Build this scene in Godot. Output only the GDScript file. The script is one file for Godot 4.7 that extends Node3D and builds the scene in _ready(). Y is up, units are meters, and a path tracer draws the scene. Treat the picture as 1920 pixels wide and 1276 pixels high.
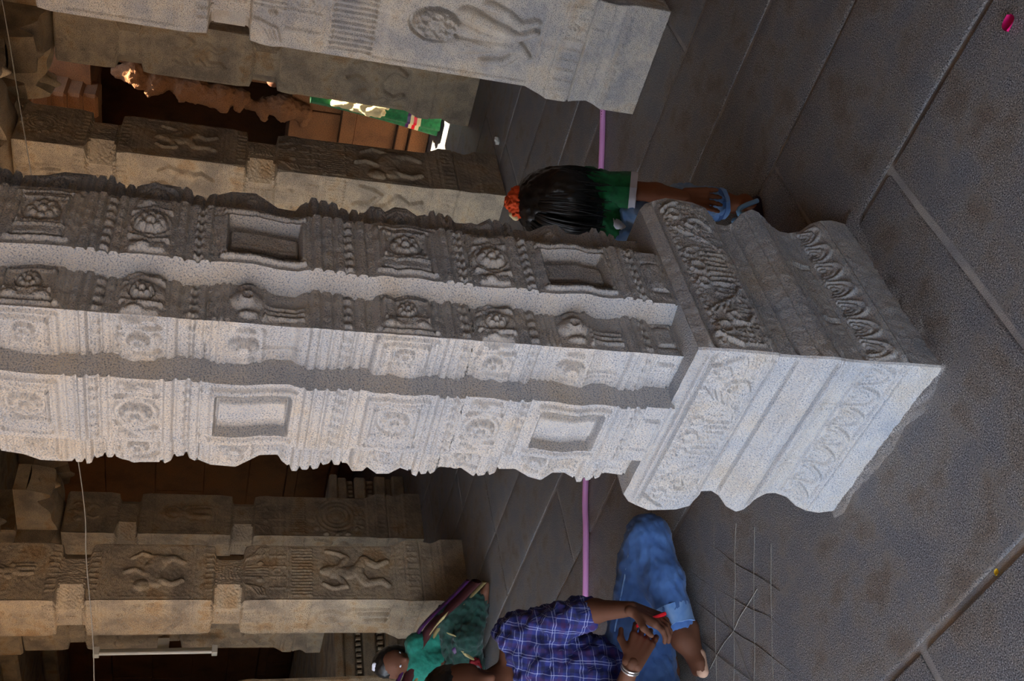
extends Node3D
# A carved granite pillar hall. +X runs right and away from the camera, -Z left and away, y is up.

const CAM_H := 1.5
var M := {}
var rng := RandomNumberGenerator.new()
var used := {}
var noise := FastNoiseLite.new()

# ------------------------------------------------------------------ mesh helpers
class Buf:
	var v := PackedVector3Array()
	var n := PackedVector3Array()
	var uv := PackedVector2Array()
	var ix := PackedInt32Array()
	func tri(a: Vector3, b: Vector3, c: Vector3) -> void:   # a, b, c counter-clockwise from outside
		var m := (b - a).cross(c - a).normalized()
		var k := v.size()
		v.append_array([a, b, c]); n.append_array([m, m, m])
		uv.append_array([Vector2(0, 0), Vector2(1, 0), Vector2(1, 1)])
		ix.append_array([k, k + 2, k + 1])
	func quad(a: Vector3, b: Vector3, c: Vector3, d: Vector3) -> void:
		var m := (c - a).cross(d - b).normalized()
		var k := v.size()
		v.append_array([a, b, c, d]); n.append_array([m, m, m, m])
		uv.append_array([Vector2(0, 0), Vector2(1, 0), Vector2(1, 1), Vector2(0, 1)])
		ix.append_array([k, k + 2, k + 1, k, k + 3, k + 2])
	# grid of (nu+1) x (nv+1) points, row by row; du x dv points outwards
	func patch(nu: int, nv: int, P: PackedVector3Array) -> void:
		var k := v.size()
		var w := nu + 1
		for j in nv + 1:
			var j0 := maxi(j - 1, 0) * w
			var j1 := mini(j + 1, nv) * w
			for i in w:
				var du := P[j * w + mini(i + 1, nu)] - P[j * w + maxi(i - 1, 0)]
				var dv := P[j1 + i] - P[j0 + i]
				var m := du.cross(dv)
				n.append(m.normalized() if m.length_squared() > 1e-18 else Vector3.UP)
				uv.append(Vector2(float(i) / nu, float(j) / nv))
		v.append_array(P)
		for j in nv:
			for i in nu:
				var a := k + j * w + i
				ix.append_array([a, a + w + 1, a + 1, a, a + w, a + w + 1])

# relief over a rectangle in metres: features are stamped into it, then it is laid on a face
class HF:
	var nu: int
	var nv: int
	var u0: float
	var v0: float
	var du: float
	var dv: float
	var h := PackedFloat32Array()
	func _init(ua: float, ub: float, va: float, vb: float, cu: float, cv: float) -> void:
		nu = maxi(1, int(ceil((ub - ua) / cu))); nv = maxi(1, int(ceil((vb - va) / cv)))
		u0 = ua; v0 = va; du = (ub - ua) / nu; dv = (vb - va) / nv
		h.resize((nu + 1) * (nv + 1)); h.fill(0.0)
	func span(ua: float, ub: float, va: float, vb: float) -> Array:
		return [clampi(int(floor((ua - u0) / du)), 0, nu), clampi(int(ceil((ub - u0) / du)), 0, nu), clampi(int(floor((va - v0) / dv)), 0, nv), clampi(int(ceil((vb - v0) / dv)), 0, nv)]
	func hridge(v: float, w: float, a: float, ua := -9.0, ub := 9.0) -> void:
		var s := span(ua, ub, v - w, v + w)
		for j in range(s[2], s[3] + 1):
			var d := (v0 + j * dv - v) / w
			var g := 1.0 - d * d
			if g <= 0.0: continue
			g *= a
			for i in range(s[0], s[1] + 1): h[j * (nu + 1) + i] += g
	func vridge(u: float, w: float, a: float, va: float, vb: float) -> void:
		var s := span(u - w, u + w, va, vb)
		for i in range(s[0], s[1] + 1):
			var d := (u0 + i * du - u) / w
			var g := 1.0 - d * d
			if g <= 0.0: continue
			g *= a
			for j in range(s[2], s[3] + 1): h[j * (nu + 1) + i] += g
	func box(ua: float, ub: float, va: float, vb: float, a: float, soft := 0.004) -> void:
		var s := span(ua - soft, ub + soft, va - soft, vb + soft)
		for j in range(s[2], s[3] + 1):
			var y := v0 + j * dv
			var gy := clampf(0.5 + minf(y - va, vb - y) / soft, 0.0, 1.0)
			if gy <= 0.0: continue
			for i in range(s[0], s[1] + 1):
				var x := u0 + i * du
				h[j * (nu + 1) + i] += a * gy * clampf(0.5 + minf(x - ua, ub - x) / soft, 0.0, 1.0)
	func frame(ua: float, ub: float, va: float, vb: float, w: float, a: float) -> void:
		hridge(va, w, a, ua, ub); hridge(vb, w, a, ua, ub)
		vridge(ua, w, a, va, vb); vridge(ub, w, a, va, vb)
	func dome(u: float, v: float, ru: float, rv: float, a: float) -> void:
		var s := span(u - ru, u + ru, v - rv, v + rv)
		for j in range(s[2], s[3] + 1):
			var y := (v0 + j * dv - v) / rv
			for i in range(s[0], s[1] + 1):
				var x := (u0 + i * du - u) / ru
				var g := 1.0 - x * x - y * y
				if g > 0.0:
					var k := j * (nu + 1) + i
					h[k] = maxf(h[k], a * sqrt(g))
	func ring(u: float, v: float, r: float, w: float, a: float, rv := -1.0) -> void:
		var q := 1.0 if rv < 0.0 else r / rv
		var s := span(u - r - w, u + r + w, v - (r + w) / q, v + (r + w) / q)
		for j in range(s[2], s[3] + 1):
			var y := (v0 + j * dv - v) * q
			for i in range(s[0], s[1] + 1):
				var x := u0 + i * du - u
				var d := (sqrt(x * x + y * y) - r) / w
				if absf(d) < 1.0: h[j * (nu + 1) + i] += a * (1.0 - d * d)
	func arch(u: float, v: float, r: float, w: float, a: float, q: float) -> void:   # the lower half of a ring
		var s := span(u - r - w, u + r + w, v - (r + w) / q, v)
		for j in range(s[2], s[3] + 1):
			var y := (v0 + j * dv - v) * q
			for i in range(s[0], s[1] + 1):
				var x := u0 + i * du - u
				var d := (sqrt(x * x + y * y) - r) / w
				if absf(d) < 1.0: h[j * (nu + 1) + i] += a * (1.0 - d * d)
	func swell(u: float, v: float, r: float, a: float) -> void:   # a dome added to what is there
		var s := span(u - r, u + r, v - r, v + r)
		for j in range(s[2], s[3] + 1):
			var y := (v0 + j * dv - v) / r
			for i in range(s[0], s[1] + 1):
				var x := (u0 + i * du - u) / r
				var g := 1.0 - x * x - y * y
				if g > 0.0: h[j * (nu + 1) + i] += a * sqrt(g)
	func rosette(u: float, v: float, r: float, a: float, k := 8) -> void:
		for p in k:
			var t := TAU * p / k
			swell(u + cos(t) * r * 0.66, v + sin(t) * r * 0.66, r * 0.27, a * 0.55)
		swell(u, v, r * 0.33, a * 0.8)
		ring(u, v, r * 1.1, r * 0.13, -a * 0.45)
	func stroke(pts: Array, ra: float, rb: float, a: float) -> void:
		for p in pts.size() - 1:
			var A: Vector2 = pts[p]
			var B: Vector2 = pts[p + 1]
			var r0 := lerpf(ra, rb, float(p) / (pts.size() - 1))
			var r1 := lerpf(ra, rb, float(p + 1) / (pts.size() - 1))
			var r := maxf(r0, r1)
			var s := span(minf(A.x, B.x) - r, maxf(A.x, B.x) + r, minf(A.y, B.y) - r, maxf(A.y, B.y) + r)
			var ab := B - A
			var l := maxf(ab.length_squared(), 1e-9)
			for j in range(s[2], s[3] + 1):
				for i in range(s[0], s[1] + 1):
					var q := Vector2(u0 + i * du, v0 + j * dv)
					var t := clampf((q - A).dot(ab) / l, 0.0, 1.0)
					var rr := lerpf(r0, r1, t)
					var d := q.distance_to(A + ab * t) / rr
					if d < 1.0:
						var k := j * (nu + 1) + i
						h[k] = maxf(h[k], a * sqrt(1.0 - d * d))
	func rough(nz: FastNoiseLite, amp: float, f: float, seed_u: float) -> void:
		for j in nv + 1:
			for i in nu + 1:
				h[j * (nu + 1) + i] += amp * nz.get_noise_2d((u0 + i * du) * f + seed_u, (v0 + j * dv) * f)

func numbered(called: String) -> String:
	var k: int = used.get(called, 0)
	used[called] = k + 1
	return called if k == 0 else "%s_%03d" % [called, k]

func commit(b: Buf, called: String, mat: Material, parent: Node = null) -> MeshInstance3D:
	var arr := []
	arr.resize(Mesh.ARRAY_MAX)
	arr[Mesh.ARRAY_VERTEX] = b.v; arr[Mesh.ARRAY_NORMAL] = b.n; arr[Mesh.ARRAY_TEX_UV] = b.uv; arr[Mesh.ARRAY_INDEX] = b.ix
	var m := ArrayMesh.new()
	m.add_surface_from_arrays(Mesh.PRIMITIVE_TRIANGLES, arr)
	m.surface_set_material(0, mat)
	return place(m, called, parent)

func place(m: Mesh, called: String, parent: Node = null, at := Vector3.ZERO) -> MeshInstance3D:
	var o := MeshInstance3D.new()
	o.mesh = m
	o.position = at
	o.name = called if parent else numbered(called)
	(parent if parent else self).add_child(o, true)
	return o

func thing(called: String, label: String, category: String, at := Vector3.ZERO, group := "") -> Node3D:
	var o := Node3D.new()
	o.name = numbered(called); add_child(o); o.position = at
	return tag(o, label, category, group)

func tag(o: Node3D, label: String, category: String, group := "", kind := "") -> Node3D:
	if label: o.set_meta("label", label)
	if category: o.set_meta("category", category)
	if group: o.set_meta("group", group)
	if kind: o.set_meta("kind", kind)
	return o

func structure(called: String) -> Node3D:
	var o := Node3D.new()
	o.name = numbered(called); add_child(o)
	o.set_meta("kind", "structure")
	return o

# chamfered box from corner a to corner b
func bbox(b: Buf, lo: Vector3, hi: Vector3, c := 0.006) -> void:
	var f := func(x, y, z): return Vector3(x, y, z)
	var l := lo + Vector3.ONE * c
	var h := hi - Vector3.ONE * c
	b.quad(Vector3(lo.x, l.y, l.z), Vector3(lo.x, l.y, h.z), Vector3(lo.x, h.y, h.z), Vector3(lo.x, h.y, l.z))
	b.quad(Vector3(hi.x, l.y, h.z), Vector3(hi.x, l.y, l.z), Vector3(hi.x, h.y, l.z), Vector3(hi.x, h.y, h.z))
	b.quad(Vector3(l.x, lo.y, l.z), Vector3(h.x, lo.y, l.z), Vector3(h.x, lo.y, h.z), Vector3(l.x, lo.y, h.z))
	b.quad(Vector3(l.x, hi.y, h.z), Vector3(h.x, hi.y, h.z), Vector3(h.x, hi.y, l.z), Vector3(l.x, hi.y, l.z))
	b.quad(Vector3(l.x, l.y, hi.z), Vector3(h.x, l.y, hi.z), Vector3(h.x, h.y, hi.z), Vector3(l.x, h.y, hi.z))
	b.quad(Vector3(h.x, l.y, lo.z), Vector3(l.x, l.y, lo.z), Vector3(l.x, h.y, lo.z), Vector3(h.x, h.y, lo.z))
	# edges
	b.quad(Vector3(lo.x, l.y, h.z), Vector3(l.x, l.y, hi.z), Vector3(l.x, h.y, hi.z), Vector3(lo.x, h.y, h.z))
	b.quad(Vector3(h.x, l.y, hi.z), Vector3(hi.x, l.y, h.z), Vector3(hi.x, h.y, h.z), Vector3(h.x, h.y, hi.z))
	b.quad(Vector3(hi.x, l.y, l.z), Vector3(h.x, l.y, lo.z), Vector3(h.x, h.y, lo.z), Vector3(hi.x, h.y, l.z))
	b.quad(Vector3(l.x, l.y, lo.z), Vector3(lo.x, l.y, l.z), Vector3(lo.x, h.y, l.z), Vector3(l.x, h.y, lo.z))
	b.quad(Vector3(lo.x, h.y, l.z), Vector3(lo.x, h.y, h.z), Vector3(l.x, hi.y, h.z), Vector3(l.x, hi.y, l.z))
	b.quad(Vector3(hi.x, h.y, h.z), Vector3(hi.x, h.y, l.z), Vector3(h.x, hi.y, l.z), Vector3(h.x, hi.y, h.z))
	b.quad(Vector3(l.x, h.y, hi.z), Vector3(h.x, h.y, hi.z), Vector3(h.x, hi.y, h.z), Vector3(l.x, hi.y, h.z))
	b.quad(Vector3(h.x, h.y, lo.z), Vector3(l.x, h.y, lo.z), Vector3(l.x, hi.y, l.z), Vector3(h.x, hi.y, l.z))
	b.quad(Vector3(lo.x, l.y, h.z), Vector3(lo.x, l.y, l.z), Vector3(l.x, lo.y, l.z), Vector3(l.x, lo.y, h.z))
	b.quad(Vector3(hi.x, l.y, l.z), Vector3(hi.x, l.y, h.z), Vector3(h.x, lo.y, h.z), Vector3(h.x, lo.y, l.z))
	b.quad(Vector3(h.x, l.y, hi.z), Vector3(l.x, l.y, hi.z), Vector3(l.x, lo.y, h.z), Vector3(h.x, lo.y, h.z))
	b.quad(Vector3(l.x, l.y, lo.z), Vector3(h.x, l.y, lo.z), Vector3(h.x, lo.y, l.z), Vector3(l.x, lo.y, l.z))
	for sx in [0, 1]:
		for sy in [0, 1]:
			for sz in [0, 1]:
				var p := Vector3(hi.x if sx else lo.x, h.y if sy else l.y, h.z if sz else l.z)
				var q := Vector3(h.x if sx else l.x, hi.y if sy else lo.y, h.z if sz else l.z)
				var r := Vector3(h.x if sx else l.x, h.y if sy else l.y, hi.z if sz else lo.z)
				if (sx + sy + sz) % 2 == 1: b.tri(p, q, r)
				else: b.tri(p, r, q)

func smooth_path(pts: Array, per: int) -> PackedVector3Array:
	var out := PackedVector3Array()
	for i in pts.size() - 1:
		var a: Vector3 = pts[maxi(i - 1, 0)]
		var p: Vector3 = pts[i]
		var q: Vector3 = pts[i + 1]
		var d: Vector3 = pts[mini(i + 2, pts.size() - 1)]
		for k in per: out.append(p.cubic_interpolate(q, a, d, float(k) / per))
	out.append(pts[-1])
	return out

func tube(b: Buf, path: PackedVector3Array, r0: float, r1: float, sides := 10) -> void:
	var nv := path.size() - 1
	var P := PackedVector3Array()
	var side := Vector3.ZERO
	for j in nv + 1:
		var t := (path[mini(j + 1, nv)] - path[maxi(j - 1, 0)]).normalized()
		if side == Vector3.ZERO:
			side = t.cross(Vector3.UP if absf(t.y) < 0.9 else Vector3.RIGHT).normalized()
		side = (side - t * side.dot(t)).normalized()
		var up := t.cross(side)
		var r := lerpf(r0, r1, float(j) / nv)
		for i in sides + 1:
			var a := TAU * i / sides
			P.append(path[j] + (side * cos(a) + up * sin(a)) * r)
	b.patch(sides, nv, P)
	for e in [0, nv]:
		for i in sides:
			var c := path[e]
			if e == 0: b.tri(c, P[i + 1], P[i])
			else: b.tri(c, P[e * (sides + 1) + i], P[e * (sides + 1) + i + 1])

# ------------------------------------------------------------------ bodies: tapered capsules, smooth minimum, surface nets
func body_mesh(b: Buf, bones: Array, cell: float, k: float) -> void:
	var lo := Vector3.ONE * 1e9
	var hi := -lo
	for o in bones:
		var r := maxf(o[1], o[3])
		lo = lo.min((o[0] as Vector3).min(o[2]) - Vector3.ONE * r)
		hi = hi.max((o[0] as Vector3).max(o[2]) + Vector3.ONE * r)
	lo -= Vector3.ONE * cell * 3.0
	hi += Vector3.ONE * cell * 3.0
	var nx := int(ceil((hi.x - lo.x) / cell)) + 1
	var ny := int(ceil((hi.y - lo.y) / cell)) + 1
	var nz := int(ceil((hi.z - lo.z) / cell)) + 1
	var f := PackedFloat32Array()
	f.resize(nx * ny * nz)
	f.fill(1.0)
	for o in bones:
		var A: Vector3 = o[0]
		var B: Vector3 = o[2]
		var ra: float = o[1]
		var rb: float = o[3]
		var grow := maxf(ra, rb) + maxf(k * 1.5, cell * 2.5)
		var a := (A.min(B) - Vector3.ONE * grow - lo) / cell
		var c := (A.max(B) + Vector3.ONE * grow - lo) / cell
		var ab := B - A
		var l := maxf(ab.length_squared(), 1e-9)
		for z in range(maxi(int(a.z), 0), mini(int(c.z) + 2, nz)):
			for y in range(maxi(int(a.y), 0), mini(int(c.y) + 2, ny)):
				for x in range(maxi(int(a.x), 0), mini(int(c.x) + 2, nx)):
					var p := lo + Vector3(x, y, z) * cell
					var t := clampf((p - A).dot(ab) / l, 0.0, 1.0)
					var d := p.distance_to(A + ab * t) - lerpf(ra, rb, t)
					var id := (z * ny + y) * nx + x
					var e := f[id]
					var hh := maxf(k - absf(e - d), 0.0) / k
					f[id] = minf(e, d) - hh * hh * k * 0.25
	var idx := PackedInt32Array()
	idx.resize(nx * ny * nz)
	idx.fill(-1)
	var base := b.v.size()
	var sx := 1
	var sy := nx
	var sz := nx * ny
	var corners := [0, sx, sy, sx + sy, sz, sx + sz, sy + sz, sx + sy + sz]
	var edges := [[0, 1], [2, 3], [4, 5], [6, 7], [0, 2], [1, 3], [4, 6], [5, 7], [0, 4], [1, 5], [2, 6], [3, 7]]
	var cells := PackedInt32Array()
	for z in nz - 1:
		for y in ny - 1:
			for x in nx - 1:
				var id := (z * ny + y) * nx + x
				if absf(f[id]) > cell * 2.0: continue
				var mask := 0
				for q in 8:
					if f[id + corners[q]] < 0.0: mask |= 1 << q
				if mask == 0 or mask == 255: continue
				var sum := Vector3.ZERO
				var n := 0
				for e in edges:
					var m0: int = (mask >> e[0]) & 1
					var m1: int = (mask >> e[1]) & 1
					if m0 == m1: continue
					var g0 := f[id + corners[e[0]]]
					var g1 := f[id + corners[e[1]]]
					var t := g0 / (g0 - g1)
					var p0 := Vector3(e[0] & 1, (e[0] >> 1) & 1, (e[0] >> 2) & 1)
					var p1 := Vector3(e[1] & 1, (e[1] >> 1) & 1, (e[1] >> 2) & 1)
					sum += p0.lerp(p1, t)
					n += 1
				idx[id] = b.v.size()
				b.v.append(lo + (Vector3(x, y, z) + sum / n) * cell)
				b.n.append(Vector3.ZERO)
				b.uv.append(Vector2.ZERO)
				cells.append(id)
	var acc := PackedVector3Array()
	acc.resize(b.v.size() - base)
	for id in cells:
		for ax in 3:
			var s: int = [sx, sy, sz][ax]
			var s1: int = [sy, sz, sx][ax]
			var s2: int = [sz, sx, sy][ax]
			var f0 := f[id]
			var f1 := f[id + s]
			if (f0 < 0.0) == (f1 < 0.0): continue
			if id - s1 - s2 < 0: continue
			var q := [idx[id], idx[id - s1], idx[id - s1 - s2], idx[id - s2]]
			if q[0] < 0 or q[1] < 0 or q[2] < 0 or q[3] < 0: continue
			if f0 >= 0.0: q.reverse()
			# counter-clockwise from outside is q0, q1, q2, q3
			var m := (b.v[q[2]] - b.v[q[0]]).cross(b.v[q[3]] - b.v[q[1]])
			for w in q: acc[w - base] += m
			b.ix.append_array([q[0], q[2], q[1], q[0], q[3], q[2]])
	for i in acc.size(): b.n[base + i] = acc[i].normalized()

# bones of a hand; dir towards the fingertips, nrm out of the back of the hand, thumb to the side th
func hand(bones: Array, wrist: Vector3, dir: Vector3, nrm: Vector3, th: Vector3, s: float, curl: float) -> void:
	dir = dir.normalized()
	nrm = (nrm - dir * nrm.dot(dir)).normalized()
	th = (th - dir * th.dot(dir) - nrm * th.dot(nrm)).normalized()
	for q in [-1.0, -0.35, 0.35, 1.0]:
		bones.append([wrist + th * q * 0.016 * s, 0.017 * s, wrist + dir * 0.085 * s + th * q * 0.03 * s, 0.013 * s])
	var lens := [0.066, 0.078, 0.073, 0.055]
	for i in 4:
		var q := 1.0 - i * 0.667
		var root := wrist + dir * 0.085 * s + th * q * 0.032 * s
		var d := (dir + th * q * 0.12).normalized()
		var l: float = lens[i] * s
		var p := root
		for seg in 3:
			var ang := curl * (0.5 + seg)
			var dd := (d * cos(ang) - nrm * sin(ang)).normalized()
			var nx: Vector3 = p + dd * l * [0.45, 0.32, 0.26][seg]
			bones.append([p, (0.0092 - 0.0008 * seg) * s, nx, (0.0086 - 0.0009 * seg) * s])
			p = nx
	var tp := wrist + dir * 0.03 * s + th * 0.03 * s
	var t1 := tp + (th * 0.75 + dir * 0.7 - nrm * 0.25).normalized() * 0.045 * s
	var t2 := t1 + (th * 0.3 + dir * 0.9 - nrm * 0.4 * curl).normalized() * 0.032 * s
	bones.append([tp, 0.014 * s, t1, 0.0105 * s])
	bones.append([t1, 0.0105 * s, t2, 0.008 * s])

# ------------------------------------------------------------------ materials
func noise_tex(size: int, f: float, oct: int, ramp: Array, sd: int, type := FastNoiseLite.TYPE_SIMPLEX_SMOOTH, normal := 0.0) -> NoiseTexture2D:
	var nz := FastNoiseLite.new()
	nz.noise_type = type
	nz.seed = sd; nz.frequency = f; nz.fractal_octaves = oct; nz.fractal_gain = 0.62
	var t := NoiseTexture2D.new()
	t.width = size; t.height = size; t.seamless = true; t.seamless_blend_skirt = 0.15; t.noise = nz
	t.generate_mipmaps = false
	if normal > 0.0:
		t.as_normal_map = true; t.bump_strength = normal
	elif ramp:
		var g := Gradient.new()
		var off := PackedFloat32Array()
		var col := PackedColorArray()
		for r in ramp:
			off.append(r[0]); col.append(r[1])
		g.offsets = off; g.colors = col
		t.color_ramp = g
	return t

func c8(r: float, g: float, b: float) -> Color: return Color(r / 255.0, g / 255.0, b / 255.0)

func granite(ramp: Array, patches: Array, tile: float, rough: float, bump: float, sd: int, spec := 0.5) -> StandardMaterial3D:
	var m := StandardMaterial3D.new()
	m.albedo_texture = noise_tex(1024, 0.085, 4, ramp, sd)
	m.uv1_triplanar = true; m.uv1_world_triplanar = true
	m.uv1_scale = Vector3.ONE / tile
	m.uv1_triplanar_sharpness = 4.0
	m.normal_enabled = true
	m.normal_texture = noise_tex(1024, 0.07, 4, [], sd + 1, FastNoiseLite.TYPE_SIMPLEX_SMOOTH, 6.0)
	m.normal_scale = bump
	m.roughness = rough
	m.metallic_specular = spec
	m.detail_enabled = true
	m.detail_blend_mode = BaseMaterial3D.BLEND_MODE_MUL
	m.detail_albedo = noise_tex(512, 0.012, 5, patches, sd + 2)
	m.detail_uv_layer = BaseMaterial3D.DETAIL_UV_2
	m.uv2_triplanar = true; m.uv2_world_triplanar = true
	m.uv2_scale = Vector3.ONE / (tile * 3.7)
	return m

func plain(col: Color, rough := 0.8, spec := 0.4) -> StandardMaterial3D:
	var m := StandardMaterial3D.new()
	m.albedo_color = col; m.roughness = rough; m.metallic_specular = spec
	return m

func cloth(tex: Texture2D, tile: float, rim := 0.3) -> StandardMaterial3D:
	var m := StandardMaterial3D.new()
	m.albedo_texture = tex
	m.uv1_triplanar = true
	m.uv1_scale = Vector3.ONE / tile
	m.uv1_triplanar_sharpness = 6.0
	m.roughness = 0.9
	m.rim_enabled = rim > 0.0
	m.rim = rim; m.rim_tint = 0.6
	return m

func plaid() -> ImageTexture:
	var n := 256
	var im := Image.create(n, n, false, Image.FORMAT_RGB8)
	var band := func(i: int) -> Array:
		var t := fposmod(float(i) / n, 1.0)
		var c := c8(30, 40, 112)
		if t > 0.30 and t < 0.46: c = c8(64, 34, 92)
		if t > 0.72 and t < 0.86: c = c8(20, 24, 66)
		var w := 0.0
		for q in [0.06, 0.15, 0.60]:
			w = maxf(w, clampf(1.0 - absf(t - q) / 0.019, 0.0, 1.0))
		return [c, w]
	for y in n:
		var a: Array = band.call(y)
		for x in n:
			var b: Array = band.call(x)
			var c: Color = (a[0] as Color).lerp(b[0], 0.5)
			if (x / 2 + y / 2) % 2: c = c.darkened(0.08)
			c = c.lerp(c8(196, 202, 222), clampf(maxf(a[1], b[1]) * 0.78 + a[1] * b[1] * 0.22, 0.0, 1.0))
			im.set_pixel(x, y, c)
	return ImageTexture.create_from_image(im)

# twill: fine diagonal threads over slow worn patches
func denim_tex(dark: Color, pale: Color, sd: int) -> ImageTexture:
	var n := 512
	var im := Image.create(n, n, false, Image.FORMAT_RGB8)
	var nz := FastNoiseLite.new()
	nz.seed = sd; nz.frequency = 0.5; nz.fractal_octaves = 3
	for y in n:
		for x in n:
			var a := TAU * x / n
			var b := TAU * y / n
			var w := nz.get_noise_3d(cos(a) * 1.5 + cos(b), sin(a) * 1.5, sin(b) * 1.5)
			var t := 0.30 + w * 0.42 + (0.10 if (x + y) % 8 < 3 else -0.04) + 0.06 * sin(x * 12.7 + y * 4.1)
			im.set_pixel(x, y, dark.lerp(pale, clampf(t, 0.0, 1.0)))
	return ImageTexture.create_from_image(im)

func make_materials() -> void:
	M.pale = granite([[0.18, c8(92, 92, 96)], [0.30, c8(134, 140, 150)], [0.40, c8(156, 162, 170)], [0.48, c8(176, 175, 172)], [0.56, c8(186, 180, 172)], [0.63, c8(180, 166, 148)], [0.69, c8(160, 165, 173)], [0.80, c8(204, 203, 201)], [0.9, c8(222, 220, 218)]],
		[[0.2, c8(222, 228, 238)], [0.42, c8(240, 242, 246)], [0.56, c8(250, 248, 246)], [0.7, c8(250, 244, 236)], [0.85, c8(244, 232, 216)]], 0.40, 0.85, 0.6, 11)
	M.grey = granite([[0.20, c8(80, 78, 78)], [0.34, c8(132, 132, 134)], [0.45, c8(178, 174, 170)], [0.56, c8(200, 192, 182)], [0.68, c8(186, 172, 154)], [0.76, c8(156, 158, 162)], [0.86, c8(226, 220, 214)]],
		[[0.2, c8(200, 204, 214)], [0.45, c8(234, 232, 230)], [0.6, c8(250, 244, 234)], [0.85, c8(232, 210, 182)]], 0.42, 0.85, 0.6, 31)
	M.brown = granite([[0.20, c8(76, 70, 62)], [0.34, c8(128, 119, 107)], [0.46, c8(174, 162, 145)], [0.58, c8(196, 182, 162)], [0.74, c8(154, 145, 134)], [0.86, c8(216, 204, 186)]],
		[[0.2, c8(190, 184, 178)], [0.45, c8(230, 222, 210)], [0.6, c8(250, 240, 222)], [0.85, c8(226, 196, 158)]], 0.5, 0.88, 0.6, 51)
	M.amber_lit_stone = granite([[0.2, c8(84, 54, 32)], [0.36, c8(116, 76, 44)], [0.5, c8(142, 96, 56)], [0.66, c8(126, 88, 58)], [0.85, c8(170, 124, 80)]], [[0.2, c8(206, 196, 186)], [0.5, c8(240, 232, 222)], [0.85, c8(255, 240, 216)]], 0.8, 0.9, 0.6, 61)  # far stone, with the amber of warm bounced light put into its colour
	M.floor = granite([[0.24, c8(34, 35, 40)], [0.36, c8(74, 76, 84)], [0.44, c8(120, 119, 118)], [0.52, c8(153, 147, 140)], [0.59, c8(142, 131, 120)], [0.65, c8(96, 101, 112)], [0.73, c8(194, 191, 188)], [0.82, c8(224, 222, 219)]],
		[[0.2, c8(226, 230, 238)], [0.42, c8(240, 240, 242)], [0.56, c8(250, 246, 240)], [0.7, c8(240, 230, 218)], [0.85, c8(226, 210, 194)]], 0.36, 0.62, 0.5, 71)
	M.mortar = granite([[0.2, c8(138, 136, 134)], [0.5, c8(168, 166, 163)], [0.8, c8(190, 188, 184)]], [[0.2, c8(206, 206, 210)], [0.8, c8(255, 246, 236)]], 0.3, 0.9, 0.6, 91)
	M.scratch = plain(c8(136, 130, 122), 0.9)
	M.court = granite([[0.0, c8(116, 96, 74)], [0.5, c8(158, 134, 104)], [1.0, c8(190, 166, 132)]], [[0.0, c8(214, 206, 196)], [1.0, c8(255, 248, 236)]], 2.0, 0.95, 0.5, 101)
	M.skin = plain(c8(98, 62, 44), 0.72, 0.4)
	M.skin_girl = plain(c8(132, 80, 54), 0.72, 0.4)
	M.sole = plain(c8(196, 158, 134), 0.7)
	M.hair = plain(c8(16, 14, 14), 0.42, 0.5)
	M.denim = cloth(denim_tex(c8(52, 86, 142), c8(84, 124, 180), 3), 0.30)
	M.denim_pale = cloth(denim_tex(c8(84, 130, 194), c8(190, 214, 238), 4), 0.24)
	M.plaid = cloth(plaid(), 0.088, 0.1)
	M.green = cloth(noise_tex(256, 0.03, 3, [[0.0, c8(10, 74, 40)], [0.5, c8(16, 100, 54)], [1.0, c8(26, 122, 66)]], 125), 0.3, 0.2)
	M.teal = cloth(noise_tex(256, 0.03, 3, [[0.0, c8(8, 96, 82)], [1.0, c8(20, 128, 108)]], 126), 0.3, 0.3)
	M.dark_green = cloth(noise_tex(256, 0.03, 3, [[0.0, c8(8, 40, 34)], [1.0, c8(16, 64, 52)]], 127), 0.3, 0.3)
	M.purple = plain(c8(70, 30, 86), 0.45, 0.5)
	M.maroon = plain(c8(74, 38, 40), 0.6)
	M.gold = plain(c8(160, 146, 100), 0.5); M.gold.metallic = 0.25
	M.cream = plain(c8(214, 196, 150), 0.7)
	M.white = plain(c8(206, 208, 220), 0.85)
	M.red = plain(c8(214, 26, 40), 0.4)
	M.crimson = plain(c8(120, 20, 28), 0.8)
	M.black = plain(c8(18, 18, 22), 0.3)
	M.orange = plain(c8(226, 84, 38), 0.8)
	M.pink = plain(c8(220, 152, 206), 0.5)
	M.ink = plain(c8(44, 22, 40), 0.6)
	M.magenta = plain(c8(214, 20, 112), 0.7)
	M.magenta.backlight_enabled = true; M.magenta.backlight = c8(90, 8, 50)
	M.yellow = plain(c8(226, 186, 40), 0.7)
	M.paper = plain(c8(214, 212, 204), 0.8)
	M.strap = plain(c8(140, 192, 236), 0.6)
	M.wire = plain(c8(150, 146, 140), 0.6)
	M.lamp_metal = plain(c8(216, 214, 204), 0.4)
	M.tube_glass = plain(c8(232, 230, 222), 0.25)
	M.silver = plain(c8(210, 206, 204), 0.3); M.silver.metallic = 0.8

# ------------------------------------------------------------------ pillars
const SIDE_N := [Vector3(-1, 0, 0), Vector3(0, 0, 1), Vector3(1, 0, 0), Vector3(0, 0, -1)]
const SIDE_U := [Vector3(0, 0, 1), Vector3(1, 0, 0), Vector3(0, 0, -1), Vector3(-1, 0, 0)]

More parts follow.
